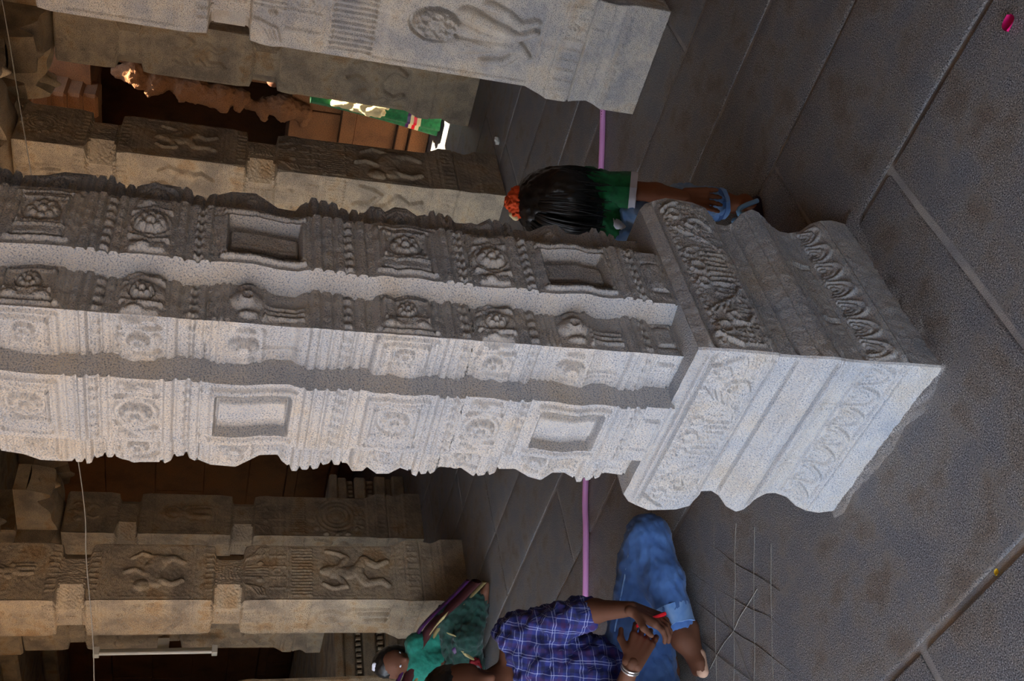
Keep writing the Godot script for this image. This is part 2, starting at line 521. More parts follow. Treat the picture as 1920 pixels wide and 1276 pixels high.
# a ring of sides about (cx, cz): half width a and corner cut c per row; hfs gives reliefs for the sides
func ring_block(b: Buf, o: Vector3, hs: PackedFloat32Array, a: PackedFloat32Array, c: PackedFloat32Array, hfs: Dictionary, caps := true) -> void:
	var nv := hs.size() - 1
	for k in 4:
		var hf: HF = hfs.get(k)
		var nu := hf.nu if hf else 2
		var P := PackedVector3Array()
		for j in nv + 1:
			var w := a[j] - c[j]
			for i in nu + 1:
				var t := float(i) / nu
				var r := 0.0
				if hf: r = hf.h[j * (nu + 1) + i] * clampf(minf(t, 1.0 - t) * 26.0, 0.0, 1.0)
				P.append(o + Vector3(0, hs[j], 0) + SIDE_N[k] * (a[j] + r) + SIDE_U[k] * (2.0 * t - 1.0) * w)
		b.patch(nu, nv, P)
		var any := false
		for j in nv + 1: any = any or c[j] > 0.001
		if any:
			var k2 := (k + 1) % 4
			var hc: HF = hfs.get(k + 10)
			var nc := hc.nu if hc else 2
			P = PackedVector3Array()
			var nn: Vector3 = (SIDE_N[k] + SIDE_N[k2]).normalized()
			for j in nv + 1:
				var A: Vector3 = SIDE_N[k] * a[j] + SIDE_U[k] * (a[j] - c[j])
				var B: Vector3 = SIDE_N[k2] * a[j] - SIDE_U[k2] * (a[j] - c[j])
				for i in nc + 1:
					var t := float(i) / nc
					var r := 0.0
					if hc: r = hc.h[j * (nc + 1) + i] * clampf(minf(t, 1.0 - t) * 8.0, 0.0, 1.0)
					P.append(o + Vector3(0, hs[j], 0) + A.lerp(B, t) + nn * r)
			b.patch(nc, nv, P)
	if caps:
		for e in [0, nv]:
			var w: float = a[e] - c[e]
			var poly := []
			for k in 4:
				poly.append(o + Vector3(0, hs[e], 0) + SIDE_N[k] * a[e] - SIDE_U[k] * w)
				poly.append(o + Vector3(0, hs[e], 0) + SIDE_N[k] * a[e] + SIDE_U[k] * w)
			var m := o + Vector3(0, hs[e], 0)
			for k in 8:
				if poly[k].distance_to(poly[(k + 1) % 8]) < 1e-5: continue
				if e == 0: b.tri(m, poly[(k + 1) % 8], poly[k])
				else: b.tri(m, poly[k], poly[(k + 1) % 8])

func lut(tab: Array, x: float) -> float:
	if x <= tab[0][0]: return tab[0][1]
	for i in tab.size() - 1:
		if x <= tab[i + 1][0]:
			return lerpf(tab[i][1], tab[i + 1][1], (x - tab[i][0]) / maxf(tab[i + 1][0] - tab[i][0], 1e-6))
	return tab[-1][1]

const BASE_IN := [[0.0, -0.006], [0.049, -0.0106], [0.084, -0.0074], [0.111, 0.0], [0.138, 0.015], [0.173, 0.0217], [0.199, 0.0203], [0.228, 0.0105], [0.259, -0.0084], [0.279, -0.0124], [0.305, -0.0037], [0.326, 0.0141], [0.347, 0.0219], [0.381, 0.0203], [0.388, 0.0103], [0.404, -0.0045], [0.441, -0.0114], [0.511, -0.0135], [0.539, -0.0068], [0.562, 0.0], [0.576, 0.012]]
const SHAFT_IN := [[0.57, 0.045], [0.586, 0.0452], [0.627, 0.0478], [0.667, 0.0354], [0.696, 0.0348], [0.726, 0.0454], [0.755, 0.0447], [0.782, 0.0319], [0.811, 0.0364], [0.845, 0.0485], [0.884, 0.0475], [0.911, 0.0392], [0.943, 0.035], [0.971, 0.047], [1.02, 0.0474], [1.045, 0.0376], [1.071, 0.0353], [1.108, 0.0435], [1.133, 0.0338], [1.159, 0.0332], [1.181, 0.0433], [1.19, 0.0365], [1.212, 0.036], [1.224, 0.0479], [1.26, 0.0485], [1.286, 0.0422], [1.31, 0.0368], [1.341, 0.0368], [1.362, 0.0474], [1.371, 0.0567], [1.408, 0.0549], [1.431, 0.0456], [1.455, 0.0363], [1.505, 0.0381], [1.534, 0.0459], [1.554, 0.0524], [1.577, 0.0486], [1.599, 0.0395], [1.65, 0.0382], [1.679, 0.042], [1.696, 0.0476], [1.716, 0.0463], [1.738, 0.0373], [1.787, 0.036], [1.827, 0.0364], [1.859, 0.0438], [1.902, 0.0477], [1.95, 0.04], [2.0, 0.05], [2.06, 0.037], [2.2, 0.046], [2.3, 0.038], [2.6, 0.046]]

func base_relief(hf: HF, sd: float) -> void:
	for v in [0.0895, 0.0955]: hf.hridge(v, 0.0036, 0.005)
	hf.hridge(0.083, 0.004, -0.006)
	for v in [0.226, 0.2445, 0.2585]: hf.hridge(v, 0.0036, -0.0085)
	for v in [0.235, 0.252]: hf.hridge(v, 0.0055, 0.004)
	for v in [0.335, 0.384, 0.4005]: hf.hridge(v, 0.004, -0.0075)
	hf.hridge(0.392, 0.005, 0.004)
	hf.hridge(0.168, 0.004, -0.005)
	hf.hridge(0.300, 0.003, -0.004)
	for k in 7:   # lotus petals on the lowest moulding
		var u := -0.215 + 0.0717 * k
		hf.arch(u, 0.158, 0.031, 0.006, 0.006, 0.62)
		hf.arch(u, 0.155, 0.019, 0.005, 0.005, 0.62)
		hf.arch(u, 0.150, 0.009, 0.004, 0.004, 0.62)
	for u in [-0.12, 0.09]:
		hf.vridge(u, 0.003, -0.003, 0.175, 0.222)
		hf.vridge(u + 0.016, 0.003, 0.003, 0.175, 0.222)
	# the carved cushion below the shaft
	hf.hridge(0.421, 0.0036, 0.005); hf.hridge(0.544, 0.004, -0.008); hf.hridge(0.556, 0.005, 0.005)
	for s: float in [-1.0, 1.0]:
		for k in 5: hf.stroke([Vector2(s * (0.06 + 0.008 * k), 0.435 + 0.001 * k), Vector2(s * (0.10 + 0.006 * k), 0.455 + 0.014 * k), Vector2(s * (0.13 + 0.004 * k), 0.46 + 0.018 * k)], 0.0035, 0.0028, 0.0045)
		hf.stroke([Vector2(s * 0.15, 0.432), Vector2(s * 0.175, 0.452), Vector2(s * 0.17, 0.482), Vector2(s * 0.15, 0.492), Vector2(s * 0.142, 0.474), Vector2(s * 0.156, 0.466)], 0.006, 0.004, 0.006)
		hf.ring(s * 0.19, 0.512, 0.015, 0.005, 0.005)
		for k in 3: hf.stroke([Vector2(s * 0.188, 0.43 + 0.018 * k), Vector2(s * 0.235, 0.436 + 0.02 * k)], 0.004, 0.003, 0.004)
		hf.stroke([Vector2(s * 0.21, 0.536), Vector2(s * 0.236, 0.49)], 0.006, 0.006, 0.006)
	for k in 7: hf.stroke([Vector2(-0.048 + 0.016 * k, 0.436), Vector2(-0.05 + 0.0168 * k, 0.49)], 0.0036, 0.003, 0.005)
	hf.ring(0.0, 0.512, 0.017, 0.005, 0.005)
	for s: float in [-1.0, 1.0]: hf.ring(s * 0.05, 0.514, 0.013, 0.004, 0.004)
	for k in 44:
		var u := -0.238 + 0.476 * (k + 0.5) / 44.0
		var lo := 0.430 + 0.018 * sin(k * 2.3)
		hf.stroke([Vector2(u, lo), Vector2(u + 0.004 * sin(k * 1.7), lo + 0.030), Vector2(u + 0.007 * sin(k * 0.9), lo + 0.052)], 0.0030, 0.0024, 0.0030)
	for k in 22: hf.ring(-0.231 + 0.022 * k, 0.528, 0.0068, 0.0030, 0.0030)
	for i in hf.h.size(): hf.h[i] *= 1.35
	hf.rough(noise, 0.0016, 30.0, sd)
	hf.rough(noise, 0.0012, 140.0, sd + 30.0)

# tiers of the shaft: [from, to, kind]
const TIERS := [[0.576, 0.632, "band"], [0.632, 0.70, "ribs"], [0.70, 0.885, "niche"], [0.885, 0.935, "ribs"], [0.935, 1.025, "boss"], [1.025, 1.085, "ribs"], [1.085, 1.235, "panel"], [1.235, 1.345, "ribs"], [1.345, 1.53, "niche"], [1.53, 1.60, "ribs"], [1.60, 1.69, "boss"], [1.69, 1.765, "ribs"], [1.765, 1.90, "panel"], [1.90, 1.96, "ribs"], [1.96, 2.14, "niche"], [2.14, 2.24, "ribs"], [2.24, 2.4, "boss"], [2.4, 2.6, "ribs"]]

# mouldings that run round the whole shaft, corners included
func rib(y: float) -> float:
	for t in TIERS:
		if y < t[0] or y > t[1]: continue
		if t[2] != "ribs":
			return -0.003 if y - t[0] < 0.004 else 0.0
		var n := maxf(2.0, roundf((t[1] - t[0]) / 0.021))
		var q: float = (y - t[0]) / (t[1] - t[0]) * n
		var k := int(q)
		var x := q - k
		if x < 0.16 or x > 0.90: return -0.0035
		return (0.0038 if k % 2 == 0 else 0.0014) * clampf(sin(PI * (x - 0.16) / 0.74) * 2.2, 0.0, 1.0)
	return 0.0

func shaft_relief(hf: HF, centre: bool, w: float, sd: float) -> void:
	for t in TIERS:
		var a: float = t[0]
		var z: float = t[1]
		var m := (a + z) * 0.5
		var l := z - a
		match t[2]:
			"band":
				hf.hridge(a + 0.004, 0.003, -0.004)
				for s: float in [-1.0, 1.0]: hf.vridge(s * w * 0.55, 0.003, -0.0045, a + 0.012, z - 0.008)
				hf.box(-w * 0.5, w * 0.5, a + 0.014, z - 0.01, 0.003)
			"niche":
				if centre:
					hf.box(-w * 0.86, w * 0.86, a + 0.012, z - 0.016, 0.004)
					hf.box(-w * 0.62, w * 0.62, a + 0.022, z - 0.026, -0.022, 0.003)
					hf.box(-w * 0.30, w * 0.30, a + 0.026, z - 0.030, 0.010, 0.004)
					for s: float in [-1.0, 1.0]:
						hf.vridge(s * w * 0.70, 0.0028, -0.004, a + 0.014, z - 0.016)
						hf.vridge(s * w * 0.80, 0.0026, 0.003, a + 0.014, z - 0.016)
				else:
					for k in 3: hf.vridge(-w * 0.62 + w * 0.24 * k, 0.0055, 0.0045, a + 0.012, m - 0.012)
					hf.box(-w * 0.8, w * 0.8, m - 0.012, m - 0.004, 0.004)
					hf.dome(0.0, m + 0.024, w * 0.42, 0.03, 0.013)
					hf.ring(0.0, m + 0.024, w * 0.2, 0.004, 0.004)
					hf.dome(-w * 0.6, m + 0.02, w * 0.16, 0.018, 0.007); hf.dome(w * 0.62, m + 0.022, w * 0.16, 0.018, 0.007)
					for k in 3: hf.hridge(z - 0.012 - 0.012 * k, 0.0042, 0.003)
			"ribs":
				var row := a + l * 0.36
				var q := -w + 0.014
				while q < w - 0.008:
					hf.box(q - 0.0055, q + 0.0055, row - 0.008, row + 0.008, 0.0036, 0.002)
					q += 0.024
			"boss":
				hf.dome(0.0, m, w * 0.52, l * 0.44, 0.011)
				hf.rosette(0.0, m, minf(w * 0.36, l * 0.32), 0.010)
				for s: float in [-1.0, 1.0]:
					hf.stroke([Vector2(s * w * 0.5, a + 0.012), Vector2(s * w * 0.56, m), Vector2(s * w * 0.4, z - 0.012)], 0.006, 0.005, 0.007)
				for s: float in [-1.0, 1.0]:
					hf.box(s * w * 0.74 - 0.012, s * w * 0.74 + 0.012, a + 0.014, z - 0.014, 0.005)
					hf.dome(s * w * 0.74, m + 0.008, 0.010, 0.016, 0.010)
			"panel":
				hf.box(-w * 0.84, w * 0.84, a + 0.012, z - 0.014, 0.005)
				hf.frame(-w * 0.72, w * 0.72, a + 0.024, z - 0.026, 0.003, -0.004)
				hf.rosette(w * 0.12, m, minf(w * 0.34, l * 0.22), 0.009)
				hf.frame(w * 0.12 - w * 0.42, w * 0.12 + w * 0.42, m - l * 0.28, m + l * 0.28, 0.0028, 0.0035)
				if not centre:
					hf.dome(-w * 0.5, m + l * 0.2, w * 0.18, l * 0.13, 0.010)
					hf.dome(-w * 0.5, m - l * 0.18, w * 0.18, l * 0.13, 0.009)
				else:
					hf.vridge(-w * 0.4, 0.0028, 0.004, a + 0.026, z - 0.028)
	for i in hf.h.size(): hf.h[i] *= 1.25
	hf.rough(noise, 0.0016, 30.0, sd)
	hf.rough(noise, 0.0012, 140.0, sd + 20.0)

func main_pillar() -> void:
	var at := Vector3(1.5675, 0, -1.43)
	var root := thing("carved_pillar", "large pale granite pillar in the centre with stepped carved shaft and moulded square base", "pillar", at, "carved hall pillars")
	root.set_meta("kind", "thing")
	var half := 0.251
	# base
	var hfs := {}
	var hs := PackedFloat32Array()
	var a := PackedFloat32Array()
	var c := PackedFloat32Array()
	for k in 2:
		var hf := HF.new(-half, half, 0.0, 0.576, 0.0034, 0.0024)
		base_relief(hf, 5.0 * k)
		hfs[k] = hf
	var h0: HF = hfs[0]
	for j in h0.nv + 1:
		var y := h0.dv * j
		hs.append(y); a.append(half - lut(BASE_IN, y)); c.append(0.004)
	var b := Buf.new()
	ring_block(b, Vector3.ZERO, hs, a, c, hfs)
	commit(b, "base", M.pale, root)
	# shaft: each side has a middle part that stands proud of the two corner parts
	var o := Vector3(-0.011, 0, -0.011)
	var p := 0.047
	var wc := 0.086
	var top := 2.6
	for seg in [[0.57, 1.03], [1.03, 1.53], [1.53, 1.95], [1.95, top]]:
		b = Buf.new()
		var ya: float = seg[0]
		var yb: float = seg[1]
		for k in 4:
			var fine := 0.0034 if k < 2 and ya < 1.9 else 0.03
			var N: Vector3 = SIDE_N[k]
			var U: Vector3 = SIDE_U[k]
			for part in 3:
				var wa: float = [-1.0, -wc, wc][part]
				var wb: float = [-wc, wc, 1.0][part]
				var mean := 0.198
				var ua := wa if part > 0 else -mean
				var ub := wb if part < 2 else mean
				var mid := (ua + ub) * 0.5
				var hf := HF.new(ua - mid, ub - mid, ya, yb, fine, minf(fine * 0.72, 0.006))
				if k < 2: shaft_relief(hf, part == 1, (ub - ua) * 0.5, 9.0 * k + 3.1 * part)
				var P := PackedVector3Array()
				for j in hf.nv + 1:
					var y := ya + hf.dv * j
					var ha := half - 0.011 - lut(SHAFT_IN, y) + rib(y)
					for i in hf.nu + 1:
						var t := float(i) / hf.nu
						var lat := lerpf(ua if part > 0 else -ha, ub if part < 2 else ha, t)
						var fade := 1.0
						if part == 0: fade = clampf(t * 14.0, 0.0, 1.0)
						if part == 2: fade = clampf((1.0 - t) * 14.0, 0.0, 1.0)
						var r := hf.h[j * (hf.nu + 1) + i] * fade
						if part == 1: r *= clampf(minf(t, 1.0 - t) * 20.0 + 0.35, 0.0, 1.0)
						P.append(o + Vector3(0, y, 0) + N * ((ha + r) if part != 1 else (lerpf(0.198 + rib(y), ha, 0.45) + r + p)) + U * lat)
				b.patch(hf.nu, hf.nv, P)
				if part == 1:
					for s in 2:
						var Q := PackedVector3Array()
						var nn := 8
						for j in hf.nv + 1:
							var y := ya + hf.dv * j
							var ha := half - 0.011 - lut(SHAFT_IN, y) + rib(y)
							var edge := hf.h[j * (hf.nu + 1) + (0 if s == 0 else hf.nu)] * 0.35
							for i in nn + 1:
								var t := float(i) / nn
								var lat := (-wc if s == 0 else wc) - (0.012 if s == 0 else -0.012) * (1.0 - t if s == 0 else t) * 1.0
								var dep := lerpf(0.0, p + edge + lerpf(0.198 + rib(y), ha, 0.45) - ha, t if s == 0 else 1.0 - t)
								Q.append(o + Vector3(0, y, 0) + N * (ha + dep) + U * lat)
						b.patch(nn, hf.nv, Q)
		commit(b, "shaft_tier", M.pale, root)
	b = Buf.new()
	bbox(b, Vector3(-0.26, 2.6, -0.26), Vector3(0.26, 2.68, 0.26), 0.01)
	commit(b, "abacus", M.pale, root)
	bracket(root, 2.68, 0.24, M.pale)

# corbel bracket: four arms with a curved underside ending in a hanging bud
func bracket(root: Node3D, y: float, wd: float, mat: Material, rise := 0.27, reach := 0.52) -> void:
	for k in 4:
		var b := Buf.new()
		var N: Vector3 = SIDE_N[k]
		var U: Vector3 = SIDE_U[k]
		var n := 24
		var m := 8
		var P := PackedVector3Array()
		var Q := PackedVector3Array()
		for j in n + 1:
			var t := float(j) / n
			var x := t * reach
			var under := rise * (0.04 + 0.62 * pow(t, 2.2)) + 0.018 * sin(t * 19.0) * t
			if t > 0.8: under -= rise * 0.34 * sin((t - 0.8) / 0.2 * PI)
			var w := wd * 0.5 * (1.0 - 0.16 * t)
			for i in m + 1:
				var s := float(i) / m * 2.0 - 1.0
				P.append(N * x + U * s * w + Vector3(0, y + under + 0.012 * s * s, 0))
				Q.append(N * x + U * s * w + Vector3(0, y + rise, 0))
		b.patch(m, n, P)
		for j in n:
			for s in [0, m]:
				var p0 := P[j * (m + 1) + s]
				var p1 := P[(j + 1) * (m + 1) + s]
				var q0 := Q[j * (m + 1) + s]
				var q1 := Q[(j + 1) * (m + 1) + s]
				if s == 0: b.quad(p0, q0, q1, p1)
				else: b.quad(p0, p1, q1, q0)
		b.quad(P[n * (m + 1)], Q[n * (m + 1)], Q[n * (m + 1) + m], P[n * (m + 1) + m])
		commit(b, "bracket_arm", mat, root)
		b = Buf.new()
		var tip := N * reach * 0.86 + Vector3(0, y + rise * 0.42, 0)
		body_mesh(b, [[tip, wd * 0.26, tip - Vector3(0, 0.05, 0), wd * 0.12], [tip - Vector3(0, 0.05, 0), wd * 0.12, tip - Vector3(0, 0.10, 0), wd * 0.05]], 0.014, 0.02)
		commit(b, "hanging_bud", mat, root)

# strokes of carved figures, in a box one unit high; x across, y up
func figure(hf: HF, u: float, v: float, s: float, kind: int, a := 0.016) -> void:
	var L := func(pts: Array) -> Array:
		var o := []
		for p in pts: o.append(Vector2(u + p[0] * s, v + p[1] * s))
		return o
	match kind:
		0:   # dancing figure with raised arms
			hf.dome(u + 0.02 * s, v + 0.86 * s, 0.085 * s, 0.11 * s, a * 1.1)
			hf.stroke(L.call([[0.0, 0.76], [-0.03, 0.6], [0.03, 0.46]]), 0.12 * s, 0.10 * s, a)
			hf.stroke(L.call([[-0.1, 0.7], [-0.26, 0.62], [-0.3, 0.8], [-0.22, 0.92]]), 0.045 * s, 0.03 * s, a * 0.8)
			hf.stroke(L.call([[0.1, 0.7], [0.26, 0.6], [0.34, 0.72], [0.38, 0.88]]), 0.045 * s, 0.03 * s, a * 0.8)
			hf.stroke(L.call([[0.0, 0.46], [-0.2, 0.34], [-0.16, 0.12], [-0.24, 0.04]]), 0.075 * s, 0.04 * s, a * 0.9)
			hf.stroke(L.call([[0.05, 0.46], [0.24, 0.36], [0.12, 0.2], [0.2, 0.04]]), 0.075 * s, 0.04 * s, a * 0.9)
		1:   # standing figure under a round halo
			hf.dome(u, v + 0.8 * s, 0.16 * s, 0.17 * s, a * 0.7)
			hf.ring(u, v + 0.8 * s, 0.17 * s, 0.035 * s, a * 0.6)
			hf.dome(u, v + 0.78 * s, 0.08 * s, 0.10 * s, a * 1.5)
			hf.stroke(L.call([[0.0, 0.66], [0.0, 0.5], [0.01, 0.4]]), 0.12 * s, 0.10 * s, a)
			hf.dome(u - 0.17 * s, v + 0.56 * s, 0.09 * s, 0.10 * s, a * 0.9)
			hf.dome(u + 0.17 * s, v + 0.5 * s, 0.08 * s, 0.09 * s, a * 0.9)
			hf.stroke(L.call([[-0.06, 0.42], [-0.09, 0.22], [-0.08, 0.04]]), 0.07 * s, 0.05 * s, a)
			hf.stroke(L.call([[0.06, 0.42], [0.08, 0.22], [0.09, 0.04]]), 0.07 * s, 0.05 * s, a)
			hf.stroke(L.call([[0.2, 0.44], [0.22, 0.2], [0.2, 0.0]]), 0.03 * s, 0.03 * s, a * 0.6)
		2:   # coiled makara medallion
			for k in 4: hf.ring(u, v + 0.5 * s, (0.12 + 0.09 * k) * s, 0.028 * s, a * 0.55)
			hf.dome(u, v + 0.5 * s, 0.10 * s, 0.10 * s, a)
			for k in 14:
				var t := TAU * k / 14.0
				hf.dome(u + cos(t) * 0.46 * s, v + (0.5 + sin(t) * 0.46) * s, 0.05 * s, 0.05 * s, a * 0.8)
			for k in 5: hf.stroke(L.call([[-0.2 + 0.1 * k, 0.16], [-0.24 + 0.12 * k, 0.02]]), 0.03 * s, 0.02 * s, a * 0.6)
		3:   # crouching beast
			hf.stroke(L.call([[-0.22, 0.46], [0.0, 0.54], [0.22, 0.44]]), 0.13 * s, 0.15 * s, a)
			hf.dome(u - 0.3 * s, v + 0.66 * s, 0.12 * s, 0.13 * s, a * 1.2)
			hf.stroke(L.call([[-0.2, 0.4], [-0.28, 0.2], [-0.2, 0.06]]), 0.06 * s, 0.045 * s, a)
			hf.stroke(L.call([[0.22, 0.38], [0.3, 0.22], [0.2, 0.06]]), 0.08 * s, 0.045 * s, a)
			hf.stroke(L.call([[0.3, 0.5], [0.4, 0.7], [0.28, 0.86]]), 0.04 * s, 0.025 * s, a * 0.8)
			hf.stroke(L.call([[-0.06, 0.62], [0.04, 0.8], [-0.02, 0.94]]), 0.05 * s, 0.04 * s, a)
		4:   # seated figure with a wide round fan and crossed legs
			hf.dome(u, v + 0.82 * s, 0.2 * s, 0.2 * s, a * 0.45)
			hf.ring(u, v + 0.82 * s, 0.2 * s, 0.016 * s, -a * 0.9)
			for k in 7:
				var t := TAU * k / 7.0
				hf.ring(u + cos(t) * 0.115 * s, v + (0.82 + sin(t) * 0.115) * s, 0.045 * s, 0.014 * s, a * 0.55)
			hf.dome(u, v + 0.82 * s, 0.06 * s, 0.06 * s, a * 0.9)
			hf.stroke(L.call([[0.20, 0.58], [0.10, 0.38], [0.02, 0.16]]), 0.10 * s, 0.075 * s, a * 0.9)
			hf.stroke(L.call([[-0.2, 0.62], [-0.16, 0.4], [-0.1, 0.16]]), 0.11 * s, 0.07 * s, a * 0.8)
			hf.stroke(L.call([[0.0, 0.6], [-0.02, 0.42], [-0.04, 0.2]]), 0.08 * s, 0.05 * s, a * 0.6)
			hf.stroke(L.call([[0.34, 0.42], [0.28, 0.28], [0.16, 0.14], [0.24, 0.02]]), 0.07 * s, 0.05 * s, a * 0.7)
			hf.stroke(L.call([[-0.36, 0.36], [-0.32, 0.2], [-0.16, 0.08]]), 0.06 * s, 0.045 * s, a * 0.6)
			hf.stroke(L.call([[-0.08, 0.12], [-0.2, 0.02]]), 0.06 * s, 0.045 * s, a * 0.9)
			hf.stroke(L.call([[0.04, 0.12], [0.12, 0.0]]), 0.06 * s, 0.045 * s, a * 0.9)

func fringe(hf: HF, va: float, vb: float, w: float) -> void:
	var n := int(roundf(2.0 * w / 0.024))
	for k in n:
		var u := -w + 2.0 * w * (k + 0.5) / n
		hf.vridge(u, 0.007, 0.0055, va + 0.012, vb)
		hf.dome(u, va + 0.01, 0.009, 0.011, 0.008)
	hf.hridge(vb + 0.006, 0.006, 0.005); hf.hridge(vb + 0.02, 0.005, 0.005)

# a square hall pillar: figured blocks between eight-sided bands; spec: half width, heights factor, figures [low L, low R, mid L, mid R, top L, top R]
func hall_pillar(at: Vector3, half: float, fig: Array, mat: Material, label: String, cell: float, sd: float, kv: Variant = 1.0, top := 2.6, with_bracket := true) -> Node3D:
	var warp: Array = kv if kv is Array else [[0.0, 0.0], [4.0, 4.0 * float(kv)]]
	var ytop: float = 2.6 if kv is Array else top / float(kv)
	var fs: float = fig[6] if fig.size() > 6 else 0.42
	var root := thing("carved_pillar", label, "pillar", at, "carved hall pillars")
	root.set_meta("kind", "thing")
	var mk := func(called: String, ya: float, yb: float, prof: Array, cut: Array, deco: Callable) -> void:
		var hfs := {}
		for k in 2:
			var hf := HF.new(-half, half, ya, yb, cell, cell)
			deco.call(hf, k)
			if k == 0:
				for i in hf.h.size(): hf.h[i] *= 1.7
			hf.rough(noise, 0.003, 34.0, sd + 7.0 * k + ya)
			hfs[k] = hf
		var hc := HF.new(-0.08, 0.08, ya, yb, cell, cell)
		hc.rough(noise, 0.006, 60.0, sd + 3.0 + ya)
		hfs[10] = hc
		var h0: HF = hfs[0]
		var hs := PackedFloat32Array()
		var a := PackedFloat32Array()
		var c := PackedFloat32Array()
		for j in h0.nv + 1:
			var y := ya + h0.dv * j
			var t := (y - ya) / (yb - ya)
			hs.append(lut(warp, y)); a.append(half * lut(prof, t)); c.append(half * lut(cut, t))
		var b := Buf.new()
		ring_block(b, Vector3.ZERO, hs, a, c, hfs)
		commit(b, called, mat, root)
	var none := [[0.0, 0.015], [1.0, 0.015]]
	mk.call("base_block", 0.0, 0.272, [[0.0, 1.06], [0.5, 1.06], [0.62, 1.0], [0.72, 0.97], [0.9, 1.0], [0.98, 1.02], [1.0, 0.97]], none, func(hf: HF, k: int):
		hf.hridge(0.15, 0.004, -0.005); hf.hridge(0.20, 0.005, 0.004)
		for s in 3: hf.vridge(-half * 0.5 + half * 0.5 * s, 0.003, -0.004, 0.205, 0.262)
		for s in 12: hf.dome(-half * 0.9 + half * 1.8 * s / 11.0, 0.135, 0.008, 0.008, 0.004))
	mk.call("foot_block", 0.272, 0.44, [[0.0, 1.0], [0.04, 1.03], [0.5, 1.03], [0.62, 0.99], [1.0, 0.9]], none, func(hf: HF, k: int):
		hf.hridge(0.365, 0.004, -0.005); hf.hridge(0.378, 0.004, 0.004)
		for s in 9:
			hf.vridge(-half * 0.8 + half * 0.2 * s, 0.006, 0.004, 0.292, 0.352)
		hf.rosette(half * 0.4, 0.33, 0.022, 0.006)
		hf.hridge(0.425, 0.004, 0.004))
	mk.call("lower_block", 0.44, 1.15, [[0.0, 0.9], [1.0, 0.88]], none, func(hf: HF, k: int):
		figure(hf, 0.0, 0.455, fs, fig[k])
		hf.vridge(-half * 0.92, 0.004, 0.004, 0.45, 0.9); hf.vridge(half * 0.92, 0.004, 0.004, 0.45, 0.9)
		fringe(hf, 0.905, 1.02, half * 0.92)
		for v in [1.07, 1.085, 1.115]: hf.hridge(v, 0.005, 0.004)
		for s in 4: hf.vridge(-half * 0.6 + half * 0.4 * s, 0.008, 0.005, 1.06, 1.15)
		hf.ring(0.0, 1.105, 0.022, 0.006, 0.004))
	mk.call("hooded_neck", 1.15, 1.305, [[0.0, 0.88], [0.3, 0.9], [0.86, 0.88], [0.9, 0.80], [1.0, 0.79]], [[0.0, 0.02], [0.6, 0.03], [0.86, 0.08], [0.9, 0.32], [1.0, 0.34]], func(hf: HF, k: int):
		for s: float in [-1.0, 1.0]:
			for q in 4: hf.stroke([Vector2(s * half * 0.9, 1.165 + 0.012 * q), Vector2(s * half * 0.62, 1.18 + 0.02 * q), Vector2(s * half * 0.5, 1.25 + 0.012 * q)], 0.006, 0.005, 0.006)
			hf.dome(s * half * 0.3, 1.2, 0.016, 0.018, 0.010)
		for q in 5: hf.vridge(-half * 0.2 + half * 0.1 * q, 0.005, 0.005, 1.16, 1.29))
	mk.call("eight_sided_band", 1.305, 1.43, [[0.0, 0.85], [1.0, 0.85]], [[0.0, 0.46], [1.0, 0.46]], func(hf: HF, k: int):
		for q in 6: hf.stroke([Vector2(-half * 0.5, 1.315 + 0.02 * q), Vector2(0.0, 1.33 + 0.016 * q), Vector2(half * 0.5, 1.315 + 0.02 * q)], 0.006, 0.005, 0.006))
	mk.call("ribbed_neck", 1.43, 1.53, [[0.0, 0.80], [0.14, 0.80], [0.2, 0.87], [1.0, 0.88]], [[0.0, 0.34], [0.14, 0.32], [0.2, 0.06], [1.0, 0.02]], func(hf: HF, k: int):
		for q in 8: hf.vridge(-half * 0.7 + half * 0.2 * q, 0.008, 0.005, 1.435, 1.49)
		hf.hridge(1.505, 0.006, 0.004))
	mk.call("middle_block", 1.53, 2.05, [[0.0, 0.88], [1.0, 0.88]], none, func(hf: HF, k: int):
		for v in [1.555, 1.575, 1.99, 2.01, 2.03]: hf.hridge(v, 0.005, 0.004)
		hf.vridge(-half * 0.92, 0.004, 0.004, 1.58, 1.98); hf.vridge(half * 0.92, 0.004, 0.004, 1.58, 1.98)
		figure(hf, 0.0, 1.60, 0.34, fig[2 + k], 0.013))
	mk.call("hooded_neck", 2.05, 2.12, [[0.0, 0.88], [0.7, 0.87], [0.8, 0.8], [1.0, 0.8]], [[0.0, 0.02], [0.7, 0.05], [0.8, 0.3], [1.0, 0.34]], func(hf: HF, k: int):
		for q in 8: hf.vridge(-half * 0.7 + half * 0.2 * q, 0.007, 0.005, 2.055, 2.115))
	mk.call("eight_sided_band", 2.12, 2.235, [[0.0, 0.85], [1.0, 0.85]], [[0.0, 0.46], [1.0, 0.46]], func(hf: HF, k: int):
		hf.rosette(0.0, 2.178, 0.034, 0.007))
	mk.call("ribbed_neck", 2.235, 2.31, [[0.0, 0.80], [0.18, 0.80], [0.26, 0.87], [1.0, 0.88]], [[0.0, 0.34], [0.18, 0.3], [0.26, 0.06], [1.0, 0.02]], func(hf: HF, k: int):
		for q in 8: hf.vridge(-half * 0.7 + half * 0.2 * q, 0.007, 0.005, 2.24, 2.30))
	mk.call("top_block", 2.31, ytop, [[0.0, 0.88], [0.96, 0.88], [1.0, 0.8]], none, func(hf: HF, k: int):
		hf.hridge(2.335, 0.005, 0.004); hf.hridge(2.35, 0.005, 0.004)
		figure(hf, 0.0, 2.37, 0.22, fig[4 + k], 0.010))
	var cb := Buf.new()
